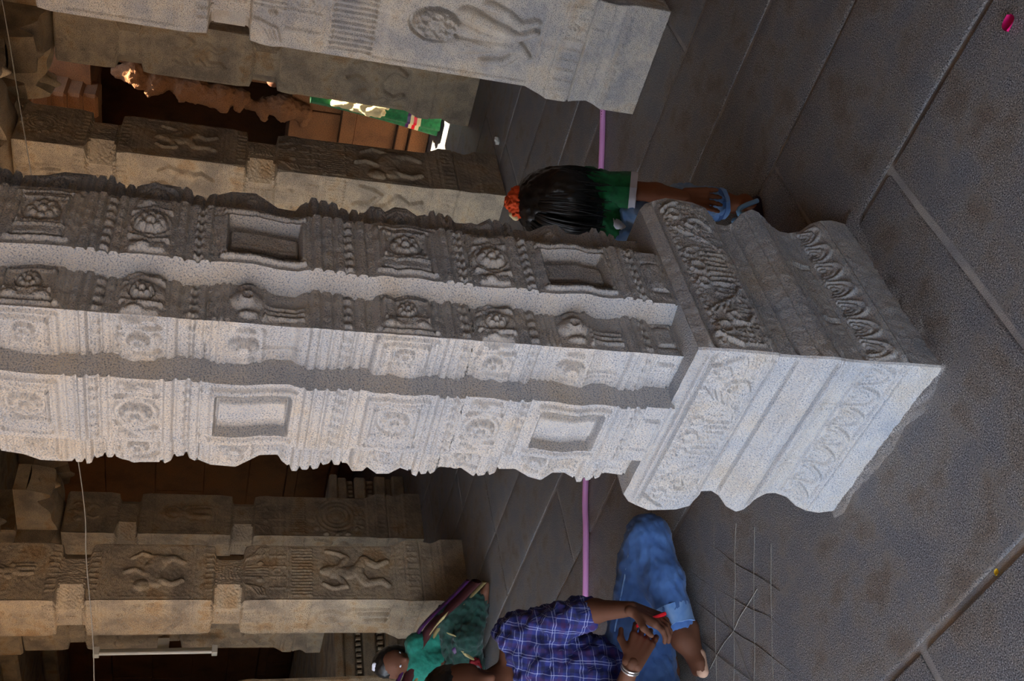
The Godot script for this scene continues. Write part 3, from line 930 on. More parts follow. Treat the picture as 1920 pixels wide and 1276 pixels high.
	if with_bracket:
		bracket(root, top, half * 1.3, mat)
		bbox(cb, Vector3(-half * 0.9, top + 0.268, -half * 0.9), Vector3(half * 0.9, 2.948, half * 0.9), 0.01)
	else:
		bbox(cb, Vector3(-half, top, -half), Vector3(half, (3.096 if at.y < 0.1 else 3.098 - at.y), half), 0.015)
	commit(cb, "cap_stone", mat, root)
	return root

func build_pillars() -> void:
	main_pillar()
	hall_pillar(Vector3(3.52, 0, -1.52), 0.206, [4, 0, 1, 0, 1, 0, 0.35], M.grey, "grey stone pillar cut by the top edge of the picture, carved with a round medallion", 0.0055, 1.0, [[0.0, 0.0], [0.44, 0.455], [1.15, 1.37], [1.53, 1.70], [2.6, 2.6]])
	hall_pillar(Vector3(4.765, 0, -3.235), 0.203, [0, 3, 3, 0, 1, 2], M.brown, "brown stone pillar between the girl with the orange hair tie and the green sari", 0.0075, 12.0)
	hall_pillar(Vector3(6.0, 0, -3.1), 0.205, [3, 0, 0, 3, 2, 1], M.brown, "dim brown stone pillar whose edge hides part of the woman in green sari", 0.009, 23.0)
	hall_pillar(Vector3(3.255, 0, -5.06), 0.204, [1, 0, 2, 3, 0, 1], M.brown, "stone pillar behind the sitting man with a dark dancer and a pale haloed figure", 0.0065, 34.0)
	hall_pillar(Vector3(4.32, 0, -5.945), 0.192, [0, 2, 3, 1, 1, 3], M.brown, "dark stone pillar with a coiled medallion, between the central pillar and the dancer pillar", 0.008, 45.0, 0.93, 2.43)
	hall_pillar(Vector3(2.66, 0, -5.51), 0.205, [3, 1, 0, 2, 1, 0], M.brown, "brown stone pillar at the bottom edge of the picture, behind the seated woman's head", 0.009, 56.0, 1.0, 2.6, false)
	hall_pillar(Vector3(4.155, 0.6, -6.80), 0.20, [0, 1, 3, 0, 1, 2], M.brown, "far brown pillar standing on the raised platform beside the tube lamp", 0.011, 67.0, 0.80, 2.1, false)

# ------------------------------------------------------------------ setting
const COLS := [-4.3, -3.4, -2.5, -1.6, -0.75, 0.06, 0.905, 1.80, 2.25, 2.66, 3.07, 3.62, 3.92, 4.38, 4.86, 5.42, 5.96, 6.5, 7.1]

func build_floor() -> void:
	var fl := structure("floor")
	var b := Buf.new()
	bbox(b, Vector3(-4.32, -0.2, -13.9), Vector3(7.2, -0.0065, 4.9), 0.001)
	commit(b, "mortar_bed", M.mortar, fl)
	var fixed := {6: [-0.99, -3.1], 7: [-1.28, -2.55, -4.4], 8: [-1.9, -3.3], 9: [-2.6, -4.2], 5: [-1.63, -0.3]}
	for ci in COLS.size() - 1:
		var cuts: Array = fixed.get(ci, []).duplicate()
		cuts.append(-6.25)
		if ci > 13: cuts.append(-7.6); cuts.append(-8.9); cuts.append(-10.4); cuts.append(-12.0); cuts.append(-13.7)
		if not fixed.has(ci):
			var z0 := -1.0 - rng.randf() * 0.8
			while z0 > -5.6:
				cuts.append(z0)
				z0 -= 1.1 + rng.randf() * 0.9
		var z := 0.6 + rng.randf() * 0.6
		cuts.append(z); cuts.append(z + 1.8); cuts.append(4.85)
		cuts.sort()
		for q in cuts.size() - 1:
			var g := 0.009 if ci == 6 or ci == 5 else 0.006
			var up := rng.randf() * 0.003 - 0.003
			b = Buf.new()
			slab(b, COLS[ci] + (0.011 if ci == 6 else g), COLS[ci + 1] - g, cuts[q] + g, cuts[q + 1] - g, up)
			commit(b, "slab", M.floor, fl)
	# scratched lines of an old game board in front of the sitting man
	var lines := [[1.70, -2.34, 1.30, -2.02], [1.62, -2.42, 1.20, -2.06], [1.53, -2.46, 1.10, -2.10], [1.45, -2.52, 1.02, -2.18], [1.66, -2.20, 1.26, -2.50], [1.58, -2.10, 1.18, -2.44], [1.50, -2.02, 1.10, -2.36], [1.42, -1.98, 1.06, -2.26], [1.55, -2.33, 1.16, -2.30], [1.36, -2.12, 1.33, -2.5]]
	for l in lines:
		b = Buf.new()
		var pts := []
		for k in 7:
			var t := k / 6.0
			var p := Vector3(lerpf(l[0], l[2], t), 0.0004, lerpf(l[1], l[3], t))
			pts.append(p + Vector3(rng.randf_range(-0.006, 0.006), 0, rng.randf_range(-0.006, 0.006)))
		tube(b, smooth_path(pts, 3), 0.0013, 0.0009, 5)
		commit(b, "scratched_line", M.scratch, fl)
	# rough mortar lip about the central pillar
	b = Buf.new()
	var P := PackedVector3Array()
	var n := 160
	var m := 8
	for j in n + 1:
		var t := fposmod(float(j) / n * 4.0, 4.0)
		var k := int(t) % 4
		var s := (t - int(t)) * 2.0 - 1.0
		var q: Vector3 = SIDE_N[k] + SIDE_U[k] * s
		for i in m + 1:
			var f := float(i) / m
			var wide := 0.055 + 0.04 * noise.get_noise_2d(cos(TAU * j / n) * 2.0, sin(TAU * j / n) * 2.0)
			var h := 0.016 * (1.0 - f) * (1.0 - f) + 0.007 * noise.get_noise_2d(cos(TAU * j / n) * 5.0 + i * 0.3, sin(TAU * j / n) * 5.0) * (1.0 - f)
			P.append(Vector3(1.5675, 0, -1.43) + q * (0.246 + f * wide) + Vector3(0, h - 0.006 * f, 0))
	# rows run round the pillar
	b.patch(m, n, P)
	commit(b, "mortar_lip", M.floor, fl)

func slab(b: Buf, xa: float, xb: float, za: float, zb: float, y: float) -> void:
	var c := 0.006
	var nu := 6
	var nv := 8
	var P := PackedVector3Array()
	var edge := func(t: float) -> float: return t
	# rounded, slightly uneven top
	for j in nv + 3:
		for i in nu + 3:
			var u := clampf((i - 1.0) / nu, 0.0, 1.0)
			var w := clampf((j - 1.0) / nv, 0.0, 1.0)
			var x := lerpf(xa + c, xb - c, u)
			var z := lerpf(zb - c, za + c, w)
			var h := y + 0.004 * noise.get_noise_2d(x * 2.2, z * 2.2)
			var jx := 0.006 * noise.get_noise_2d(z * 7.0, xa * 9.0)
			var jz := 0.006 * noise.get_noise_2d(x * 7.0, za * 9.0)
			if i == 0: x = xa + jx; h -= c
			if i == nu + 2: x = xb - jx; h -= c
			if j == 0: z = zb - jz; h -= c
			if j == nv + 2: z = za + jz; h -= c
			P.append(Vector3(x, h, z))
	b.patch(nu + 2, nv + 2, P)

func build_room() -> void:
	# roof slabs between beams, two small unseen openings placed to let the sun through far back
	var ce := structure("ceiling")
	var b: Buf
	var xs := [-4.2, -2.9, -1.5, 0.1, 1.7, 3.3, 4.9, 6.38, 6.98, 8.2]
	var zs := [-14.3, -12.4, -10.5, -8.6, -7.2, -6.7, -3.95, -3.62, -2.84, -1.4, 0.2, 1.8, 3.4, 5.2]
	for i in xs.size() - 1:
		for j in zs.size() - 1:
			if i == 7 and (j == 7 or j == 6): continue     # unseen roof opening, placed and sized to cast the sun patch on the paving
			b = Buf.new()
			bbox(b, Vector3(xs[i], 3.1, zs[j]), Vector3(xs[i + 1], 3.45, zs[j + 1]), 0.004)
			commit(b, "roof_slab", M.brown, ce)
	for x in [-3.8, -1.1, 1.5565, 3.52, 4.765, 6.0]:
		b = Buf.new()
		bbox(b, Vector3(x - 0.15, 2.95, -13.6), Vector3(x + 0.15, 3.1, 4.85), 0.02)
		commit(b, "beam", M.brown, ce)
	for z in [-5.06, -3.235, -1.43, 1.6]:
		b = Buf.new()
		bbox(b, Vector3(-4.1, 2.955, z - 0.14), Vector3(6.15, 3.098, z + 0.14), 0.02)
		commit(b, "beam", M.brown, ce)
	# far wall beyond the pillars, in courses of large stones
	var wb := structure("wall_back")
	var y := 0.0
	for r in [0.16, 0.10, 0.34, 0.12, 0.40, 0.46, 0.5, 0.5, 0.54]:
		var out: float = {0.16: 0.10, 0.10: 0.05, 0.12: 0.06}.get(r, 0.0)
		var z := -14.1
		while z < 4.9:
			var l := minf(0.7 + rng.randf() * 0.7, 4.95 - z)
			if y > 1.1 and y < 2.5:      # wide gap into the dark hall behind
				if z < -6.3 and z + l > -6.3: l = -6.3 - z
				if z > -6.31 and z < -3.9:
					z = -3.9
					continue
			b = Buf.new()
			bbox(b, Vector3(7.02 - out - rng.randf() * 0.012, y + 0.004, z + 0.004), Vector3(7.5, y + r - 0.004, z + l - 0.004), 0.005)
			commit(b, "stone", M.amber_lit_stone, wb)
			z += l
		y += r
	b = Buf.new()
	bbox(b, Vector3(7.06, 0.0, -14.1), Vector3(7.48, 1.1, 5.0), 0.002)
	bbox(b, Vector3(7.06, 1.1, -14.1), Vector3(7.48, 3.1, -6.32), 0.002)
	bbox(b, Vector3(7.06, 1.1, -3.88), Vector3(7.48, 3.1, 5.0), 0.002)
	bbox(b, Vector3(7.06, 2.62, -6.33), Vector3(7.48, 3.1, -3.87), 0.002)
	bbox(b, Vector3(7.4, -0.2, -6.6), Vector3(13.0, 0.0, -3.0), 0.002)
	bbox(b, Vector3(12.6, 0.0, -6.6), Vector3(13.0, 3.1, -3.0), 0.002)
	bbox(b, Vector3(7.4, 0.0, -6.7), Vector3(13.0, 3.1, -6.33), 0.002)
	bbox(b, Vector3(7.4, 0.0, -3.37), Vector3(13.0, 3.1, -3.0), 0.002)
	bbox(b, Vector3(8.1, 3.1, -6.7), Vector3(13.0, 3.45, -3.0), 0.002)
	commit(b, "core", M.amber_lit_stone, wb)
	# stepped corbel over the gap
	for k in 4:
		b = Buf.new()
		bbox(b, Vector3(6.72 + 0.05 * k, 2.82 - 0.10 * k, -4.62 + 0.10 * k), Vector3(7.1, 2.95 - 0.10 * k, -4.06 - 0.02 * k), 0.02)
		commit(b, "corbel_step", M.amber_lit_stone, wb)
	# weathered figure carved on the jamb of the gap
	b = Buf.new()
	var jf := []
	for k in 9:
		var t := k / 8.0
		var c := Vector3(6.97, lerpf(1.02, 2.28, t), lerpf(-4.08, -3.96, t) + 0.02 * sin(k * 2.6))
		jf.append([c, 0.075 + 0.03 * sin(k * 1.9), c + Vector3(0.03 * sin(k * 1.1), 0.11, 0.02 * cos(k * 2.0)), 0.06 + 0.02 * cos(k * 1.3)])
		jf.append([c, 0.05, c + Vector3(-0.05, 0.05 * sin(k * 3.0), -0.07), 0.035])
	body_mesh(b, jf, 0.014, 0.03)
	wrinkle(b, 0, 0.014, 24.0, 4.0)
	commit(b, "jamb_figure", M.amber_lit_stone, wb)
	var wr := structure("wall_rear")
	b = Buf.new()
	bbox(b, Vector3(-4.3, 0.0, -14.18), Vector3(7.2, 3.1, -13.74), 0.002)
	commit(b, "core", M.brown, wr)
	y = 0.0
	for r in [0.5, 0.5, 0.55, 0.5, 0.55, 0.55]:
		var x := -4.3
		while x < 7.2:
			var l := minf(0.8 + rng.randf() * 0.6, 7.3 - x)
			b = Buf.new()
			bbox(b, Vector3(x + 0.004, y + 0.004, -14.2), Vector3(x + l - 0.004, y + r - 0.004, -13.7 + rng.randf() * 0.012), 0.012)
			commit(b, "stone", M.brown, wr)
			x += l
		y += r
	var ws := structure("wall_right")
	b = Buf.new()
	bbox(b, Vector3(-4.3, 0.0, 4.94), Vector3(7.2, 3.1, 5.28), 0.002)
	commit(b, "core", M.brown, ws)
	y = 0.0
	for r in [0.5, 0.5, 0.55, 0.5, 0.55, 0.55]:
		var x := -4.3
		while x < 7.2:
			var l := minf(1.0 + rng.randf() * 0.6, 7.3 - x)
			b = Buf.new()
			bbox(b, Vector3(x + 0.004, y + 0.004, 4.9 - rng.randf() * 0.012), Vector3(x + l - 0.004, y + r - 0.004, 5.3), 0.012)
			commit(b, "stone", M.brown, ws)
			x += l
		y += r
	var wn := structure("wall_added_front")  # unseen wall, added to narrow the opening and cut side daylight
	b = Buf.new()
	bbox(b, Vector3(-4.3, 0.0, 2.3), Vector3(-3.9, 3.1, 4.9), 0.01)
	commit(b, "core", M.brown, wn)
	var wl := structure("wall_added_left")  # unseen wall, added to keep daylight out of the platform hall
	b = Buf.new()
	bbox(b, Vector3(0.9, 0.59, -13.7), Vector3(1.3, 3.1, -6.55), 0.02)
	commit(b, "core", M.brown, wl)
	# raised platform with a moulded front at the left back
	var pf := structure("trim_1")
	var layers := [[0.0, 0.10, 0.10], [0.10, 0.15, 0.06], [0.15, 0.24, 0.09], [0.24, 0.31, 0.03], [0.31, 0.40, 0.07], [0.40, 0.46, 0.02], [0.46, 0.54, 0.06], [0.54, 0.60, 0.10]]
	for l in layers:
		b = Buf.new()
		bbox(b, Vector3(-4.2, l[0], -13.7), Vector3(5.05, l[1], -6.28 + l[2]), 0.012)
		commit(b, "moulding", M.brown, pf)
	for row in [[0.255, 0.298, -6.245], [0.412, 0.45, -6.255]]:
		b = Buf.new()
		var x := 2.0
		while x < 5.0:
			bbox(b, Vector3(x, row[0], -6.30), Vector3(x + 0.026, row[1], row[2] + 0.03), 0.006)
			x += 0.042
		var d := commit(b, "dentil_row", M.brown, pf)
		d.set_meta("kind", "stuff")
	# open paved court outside, on the side the daylight comes from
	var g := structure("ground")
	b = Buf.new()
	bbox(b, Vector3(-60, -0.9, -60), Vector3(-4.4, -0.3, 60), 0.01)
	commit(b, "court_paving", M.court, g)
	b = Buf.new()
	bbox(b, Vector3(-4.6, -0.9, -14.2), Vector3(-4.3, 0.0, 5.0), 0.02)
	commit(b, "kerb", M.grey, g)

# ------------------------------------------------------------------ people
func wrinkle(b: Buf, from: int, amp: float, f: float, sd: float, squash := 1.0) -> void:
	for i in range(from, b.v.size()):
		var p := b.v[i]
		b.v[i] = p + b.n[i] * amp * noise.get_noise_3d(p.x * f + sd, p.y * f * squash, p.z * f)
	# new normals from the faces
	var acc := PackedVector3Array()
	acc.resize(b.v.size())
	for t in range(0, b.ix.size(), 3):
		var i0 := b.ix[t]
		var i1 := b.ix[t + 1]
		var i2 := b.ix[t + 2]
		var m := (b.v[i2] - b.v[i0]).cross(b.v[i1] - b.v[i0])
		acc[i0] += m; acc[i1] += m; acc[i2] += m
	for i in range(from, b.v.size()): b.n[i] = acc[i].normalized()

func head_bones(bones: Array, c: Vector3, fwd: Vector3, up: Vector3, s: float) -> void:
	fwd = fwd.normalized()
	up = (up - fwd * up.dot(fwd)).normalized()
	var sd := fwd.cross(up)
	bones.append([c + up * 0.03 * s - fwd * 0.02 * s, 0.082 * s, c + up * 0.03 * s + fwd * 0.02 * s, 0.076 * s])
	bones.append([c + fwd * 0.03 * s, 0.068 * s, c + fwd * 0.042 * s - up * 0.075 * s, 0.042 * s])
	bones.append([c + fwd * 0.085 * s + up * 0.012 * s, 0.009 * s, c + fwd * 0.108 * s - up * 0.022 * s, 0.014 * s])
	bones.append([c + fwd * 0.078 * s - up * 0.055 * s - sd * 0.016 * s, 0.012 * s, c + fwd * 0.078 * s - up * 0.055 * s + sd * 0.016 * s, 0.012 * s])
	bones.append([c + fwd * 0.078 * s + up * 0.03 * s - sd * 0.035 * s, 0.011 * s, c + fwd * 0.078 * s + up * 0.03 * s + sd * 0.035 * s, 0.011 * s])
	for q: float in [-1.0, 1.0]:
		bones.append([c + sd * q * 0.076 * s + up * 0.012 * s, 0.014 * s, c + sd * q * 0.082 * s - up * 0.026 * s - fwd * 0.004 * s, 0.010 * s])

func face_parts(root: Node3D, c: Vector3, fwd: Vector3, up: Vector3, s: float) -> void:
	fwd = fwd.normalized()
	up = (up - fwd * up.dot(fwd)).normalized()
	var sd := fwd.cross(up)
	for q: float in [-1.0, 1.0]:
		var b := Buf.new()
		var e := c + fwd * 0.083 * s + sd * q * 0.031 * s + up * 0.008 * s
		body_mesh(b, [[e - sd * 0.006 * s, 0.0105 * s, e + sd * 0.006 * s, 0.0105 * s]], 0.003, 0.004)
		var eye := commit(b, "eye", M.white, root)
		b = Buf.new()
		body_mesh(b, [[e + fwd * 0.0075 * s, 0.0055 * s, e + fwd * 0.0085 * s, 0.005 * s]], 0.002, 0.002)
		commit(b, "pupil", M.black, eye)
		b = Buf.new()
		body_mesh(b, [[e - sd * 0.016 * s + up * 0.024 * s, 0.005 * s, e + sd * 0.016 * s + up * 0.026 * s, 0.005 * s]], 0.003, 0.004)
		commit(b, "eyebrow", M.hair, root)

func foot_bones(bones: Array, ankle: Vector3, toe: Vector3, side: Vector3, s: float) -> void:
	var d := (toe - ankle)
	d.y = 0.0
	d = d.normalized()
	var heel := Vector3(ankle.x, toe.y, ankle.z) - d * 0.03 * s
	bones.append([ankle, 0.034 * s, heel + Vector3(0, 0.012 * s, 0), 0.028 * s])
	bones.append([ankle + d * 0.02 * s, 0.032 * s, toe - d * 0.05 * s, 0.022 * s])
	bones.append([heel, 0.024 * s, toe - d * 0.05 * s + side * 0.022 * s, 0.018 * s])
	bones.append([heel, 0.024 * s, toe - d * 0.05 * s - side * 0.022 * s, 0.018 * s])
	for k in 5:
		var q := (k - 2.0) * 0.0155 * s
		var r := (0.0125 if k == 0 else 0.0092 - 0.0005 * k) * s
		var l := (0.05 - 0.006 * k) * s
		bones.append([toe - d * 0.048 * s + side * q, r, toe - d * 0.048 * s + side * q + d * l + Vector3(0, -0.004, 0), r * 0.9])

func local(bones: Array, t: Transform3D) -> Array:
	var inv := t.affine_inverse()
	var o := []
	for q in bones: o.append([inv * (q[0] as Vector3), q[1], inv * (q[2] as Vector3), q[3]])
	return o

const RT := Vector3(0.689, 0, 0.725)      # towards the right of the picture held upright
const AW := Vector3(0.725, 0, -0.689)     # away from the camera

func person(called: String, label: String, at: Vector3) -> Node3D:
	var o := thing(called, label, "person", at)
	o.transform = Transform3D(Basis(RT, Vector3.UP, -AW), at)
	return o

func grown(root: Node3D, bones: Array, called: String, mat: Material, cell: float, k: float, wr := 0.0, wf := 30.0, parent: Node3D = null, squash := 1.0) -> MeshInstance3D:
	var b := Buf.new()
	body_mesh(b, local(bones, root.transform), cell, k)
	if wr > 0.0: wrinkle(b, 0, wr, wf, bones.size() * 1.7, squash)
	return commit(b, called, mat, parent if parent else root)

func band(root: Node3D, a: Vector3, c: Vector3, r0: float, r1: float, called: String, mat: Material, parent: Node3D) -> void:
	var b := Buf.new()
	var inv := root.transform.affine_inverse()
	tube(b, PackedVector3Array([inv * a, inv * a.lerp(c, 0.3), inv * a.lerp(c, 0.7), inv * c]), r0, r1, 22)
	wrinkle(b, 0, 0.004, 40.0, 3.0)
	commit(b, called, mat, parent)

func ribbon(root: Node3D, pts: Array, across: Vector3, wd: float, called: String, mat: Material, parent: Node3D) -> void:
	var b := Buf.new()
	var inv := root.transform.affine_inverse()
	var path := smooth_path(pts, 6)
	var P := PackedVector3Array()
	for j in path.size():
		var t := (path[mini(j + 1, path.size() - 1)] - path[maxi(j - 1, 0)]).normalized()
		var nn := across.cross(t).normalized()
		for i in 13:
			var a := TAU * i / 12.0
			P.append(inv * (path[j] + across * cos(a) * wd * 0.5 + nn * sin(a) * 0.0035))
	b.patch(12, path.size() - 1, P)
	commit(b, called, mat, parent)

func man() -> void:
	var root := person("person", "man in a blue plaid shirt and jeans sitting cross-legged on the floor, holding a phone", Vector3(1.43, 0, -2.78))
	var hip := Vector3(1.435, 0.14, -2.80)
	var hipl := Vector3(1.50, 0.13, -2.74)
	var hipr := Vector3(1.37, 0.13, -2.87)
	var belly := Vector3(1.45, 0.27, -2.79)
	var chest := Vector3(1.495, 0.42, -2.83)
	var neck := Vector3(1.495, 0.555, -2.865)
	var hc := Vector3(1.466, 0.664, -2.886)
	var shl := Vector3(1.605, 0.515, -2.755)
	var shr := Vector3(1.41, 0.515, -2.95)
	var ell := Vector3(1.565, 0.305, -2.555)
	var wrl := Vector3(1.492, 0.245, -2.425)
	var elr := Vector3(1.275, 0.27, -2.70)
	var wrr := Vector3(1.352, 0.252, -2.502)
	var kl := Vector3(1.745, 0.125, -2.405)
	var al := Vector3(1.425, 0.075, -2.475)
	var kr := Vector3(1.12, 0.16, -2.57)
	var ar := Vector3(1.36, 0.065, -2.70)
	var look := (Vector3(1.45, 0.2, -2.39) - hc).normalized() * 0.5 + RT * 0.5 - AW * 0.4
	var bones := [[hip, 0.10, belly, 0.10], [belly, 0.10, chest, 0.115], [chest - RT * 0.06, 0.09, chest + RT * 0.06, 0.09], [shl, 0.045, shr, 0.045], [chest, 0.09, neck, 0.05], [neck, 0.05, hc - Vector3(0, 0.03, 0), 0.046],
		[shl, 0.048, ell, 0.036], [ell, 0.036, wrl, 0.023], [shr, 0.048, elr, 0.036], [elr, 0.036, wrr, 0.023],
		[hipl, 0.075, kl, 0.05], [kl, 0.05, al, 0.032], [hipr, 0.075, kr, 0.05], [kr, 0.05, ar, 0.032]]
	foot_bones(bones, al, Vector3(1.312, 0.042, -2.505), (-AW).normalized(), 0.95)
	foot_bones(bones, ar, Vector3(1.47, 0.035, -2.66), AW, 0.9)
	head_bones(bones, hc, look, Vector3.UP + look * 0.3, 1.06)
	var b := Buf.new()
	body_mesh(b, local(bones, root.transform), 0.009, 0.022)
	var inv := root.transform.affine_inverse()
	var hl := []
	hand(hl, wrl, Vector3(-0.30, -0.42, 0.10) * 1.0, RT * 0.9 + Vector3(0, 0.3, 0), -AW * 0.6 + Vector3(0, 0.7, 0), 0.98, 0.55)
	var hr := []
	hand(hr, wrr, Vector3(0.62, -0.42, 0.18), -AW * 0.8 + Vector3(0, 0.5, 0) - RT * 0.2, Vector3(0, 1, 0) - RT * 0.2, 0.98, 0.45)
	body_mesh(b, local(hl, root.transform), 0.0034, 0.006)
	body_mesh(b, local(hr, root.transform), 0.0034, 0.006)
	commit(b, "body", M.skin, root)
	face_parts(root, inv * hc, inv.basis * look, inv.basis * (Vector3.UP + look * 0.3), 1.06)
	grown(root, [[hc + Vector3(0, 0.055, 0) + AW * 0.012, 0.090, hc + Vector3(0, 0.02, 0) + AW * 0.05 - RT * 0.02, 0.086], [hc + Vector3(0, 0.07, 0) - AW * 0.02 + RT * 0.02, 0.07, hc + Vector3(0, 0.04, 0) + AW * 0.03 - RT * 0.05, 0.07]], "hair", M.hair, 0.008, 0.02, 0.004, 60.0)
	# shirt: torso and half sleeves, open at the neck
	grown(root, [[hip + Vector3(0, 0.03, 0), 0.125, belly, 0.122], [belly - RT * 0.03, 0.118, chest - RT * 0.05, 0.122], [belly + RT * 0.03, 0.118, chest + RT * 0.05, 0.122], [chest - RT * 0.09, 0.10, chest + RT * 0.09, 0.10], [shl - Vector3(0, 0.01, 0), 0.063, chest, 0.09], [shr - Vector3(0, 0.01, 0), 0.063, chest, 0.09], [shl, 0.062, shl.lerp(ell, 0.86), 0.057], [shr, 0.062, shr.lerp(elr, 0.86), 0.057]], "shirt", M.plaid, 0.0085, 0.03, 0.017, 20.0)
	var col := grown(root, [[neck + RT * 0.05 - Vector3(0, 0.035, 0), 0.017, neck + RT * 0.035 - AW * 0.06 - Vector3(0, 0.075, 0), 0.013], [neck + RT * 0.035 - AW * 0.06 - Vector3(0, 0.075, 0), 0.013, neck - AW * 0.10 - Vector3(0, 0.13, 0), 0.010], [neck - RT * 0.05 - Vector3(0, 0.035, 0), 0.017, neck - RT * 0.035 - AW * 0.06 - Vector3(0, 0.075, 0), 0.013]], "collar", M.plaid, 0.006, 0.012)
	for k in 3:
		var p := neck - AW * (0.128 + 0.004 * k) - Vector3(0, 0.17 + 0.085 * k, 0) + RT * 0.02
		grown(root, [[p, 0.006, p - AW * 0.002, 0.006]], "button", M.black, 0.003, 0.002)
	var jl := grown(root, [[hip - Vector3(0, 0.02, 0), 0.115, hip + Vector3(0, 0.04, 0), 0.11], [hipl, 0.098, hipl.lerp(kl, 0.8), 0.082], [hipl.lerp(kl, 0.8), 0.082, kl, 0.070], [kl, 0.070, al.lerp(kl, 0.55), 0.066], [al.lerp(kl, 0.55), 0.066, al.lerp(kl, 0.16), 0.052], [hipr, 0.105, kr, 0.082], [kr, 0.080, ar.lerp(kr, 0.1), 0.06], [hipr.lerp(kr, 0.5) - Vector3(0, 0.03, 0), 0.08, hipl.lerp(kl, 0.4) - Vector3(0, 0.03, 0), 0.075]], "jeans", M.denim, 0.0085, 0.025, 0.007, 22.0, null, 2.2)
	band(root, al.lerp(kl, 0.28), al.lerp(kl, 0.10), 0.058, 0.056, "cuff", M.denim_pale, jl)
	# seams along the leg
	for off in [0.0, 0.02]:
		b = Buf.new()
		var seam := []
		for k in 6:
			var t := k / 5.0
			seam.append(inv * (hipl.lerp(kl, 0.25 + 0.65 * t) + Vector3(0, 0.088 - 0.014 * t, 0) - AW * (0.012 + off) + RT * 0.0))
		tube(b, smooth_path(seam, 4), 0.0028, 0.0028, 6)
		commit(b, "seam", M.denim_pale, jl)
	grown(root, [[Vector3(1.365, 0.035, -2.478), 0.021, Vector3(1.315, 0.034, -2.490), 0.019]], "sole", M.sole, 0.005, 0.01)
	# thread and metal bangle on the wrist
	b = Buf.new()
	var ax := (wrr - elr).normalized()
	var e1 := ax.cross(Vector3.UP).normalized()
	var e2 := ax.cross(e1)
	for q in 2:
		var loop := PackedVector3Array()
		for k in 25: loop.append(inv * (wrr - ax * (0.012 + 0.009 * q) + (e1 * cos(TAU * k / 24.0) + e2 * sin(TAU * k / 24.0)) * 0.0265))
		tube(b, loop, 0.0034, 0.0034, 7)
	commit(b, "bracelet", M.silver, root)
	# the phone in his hands
	var ph := thing("mobile_phone", "dark phone in a red case held between the sitting man's hands", "phone", Vector3(1.452, 0.192, -2.420))
	ph.basis = Basis(Vector3(0.2, -0.75, 0.5).normalized(), Vector3(0.55, 0.5, 0.6).normalized().cross(Vector3(0.2, -0.75, 0.5).normalized()).normalized(), Vector3.ZERO)
	var bx := Vector3(0.20, -0.93, 0.28).normalized()
	var bz := (RT * 0.8 + AW * 0.4).normalized()
	bz = (bz - bx * bz.dot(bx)).normalized()
	ph.basis = Basis(bx, bz.cross(bx), bz)
	b = Buf.new()
	bbox(b, Vector3(-0.045, -0.028, -0.006), Vector3(0.045, 0.028, 0.004), 0.002)
	commit(b, "case", M.red, ph)
	b = Buf.new()
	bbox(b, Vector3(-0.041, -0.024, 0.0042), Vector3(0.041, 0.024, 0.0056), 0.0004)
	commit(b, "screen_glass", M.black, ph)

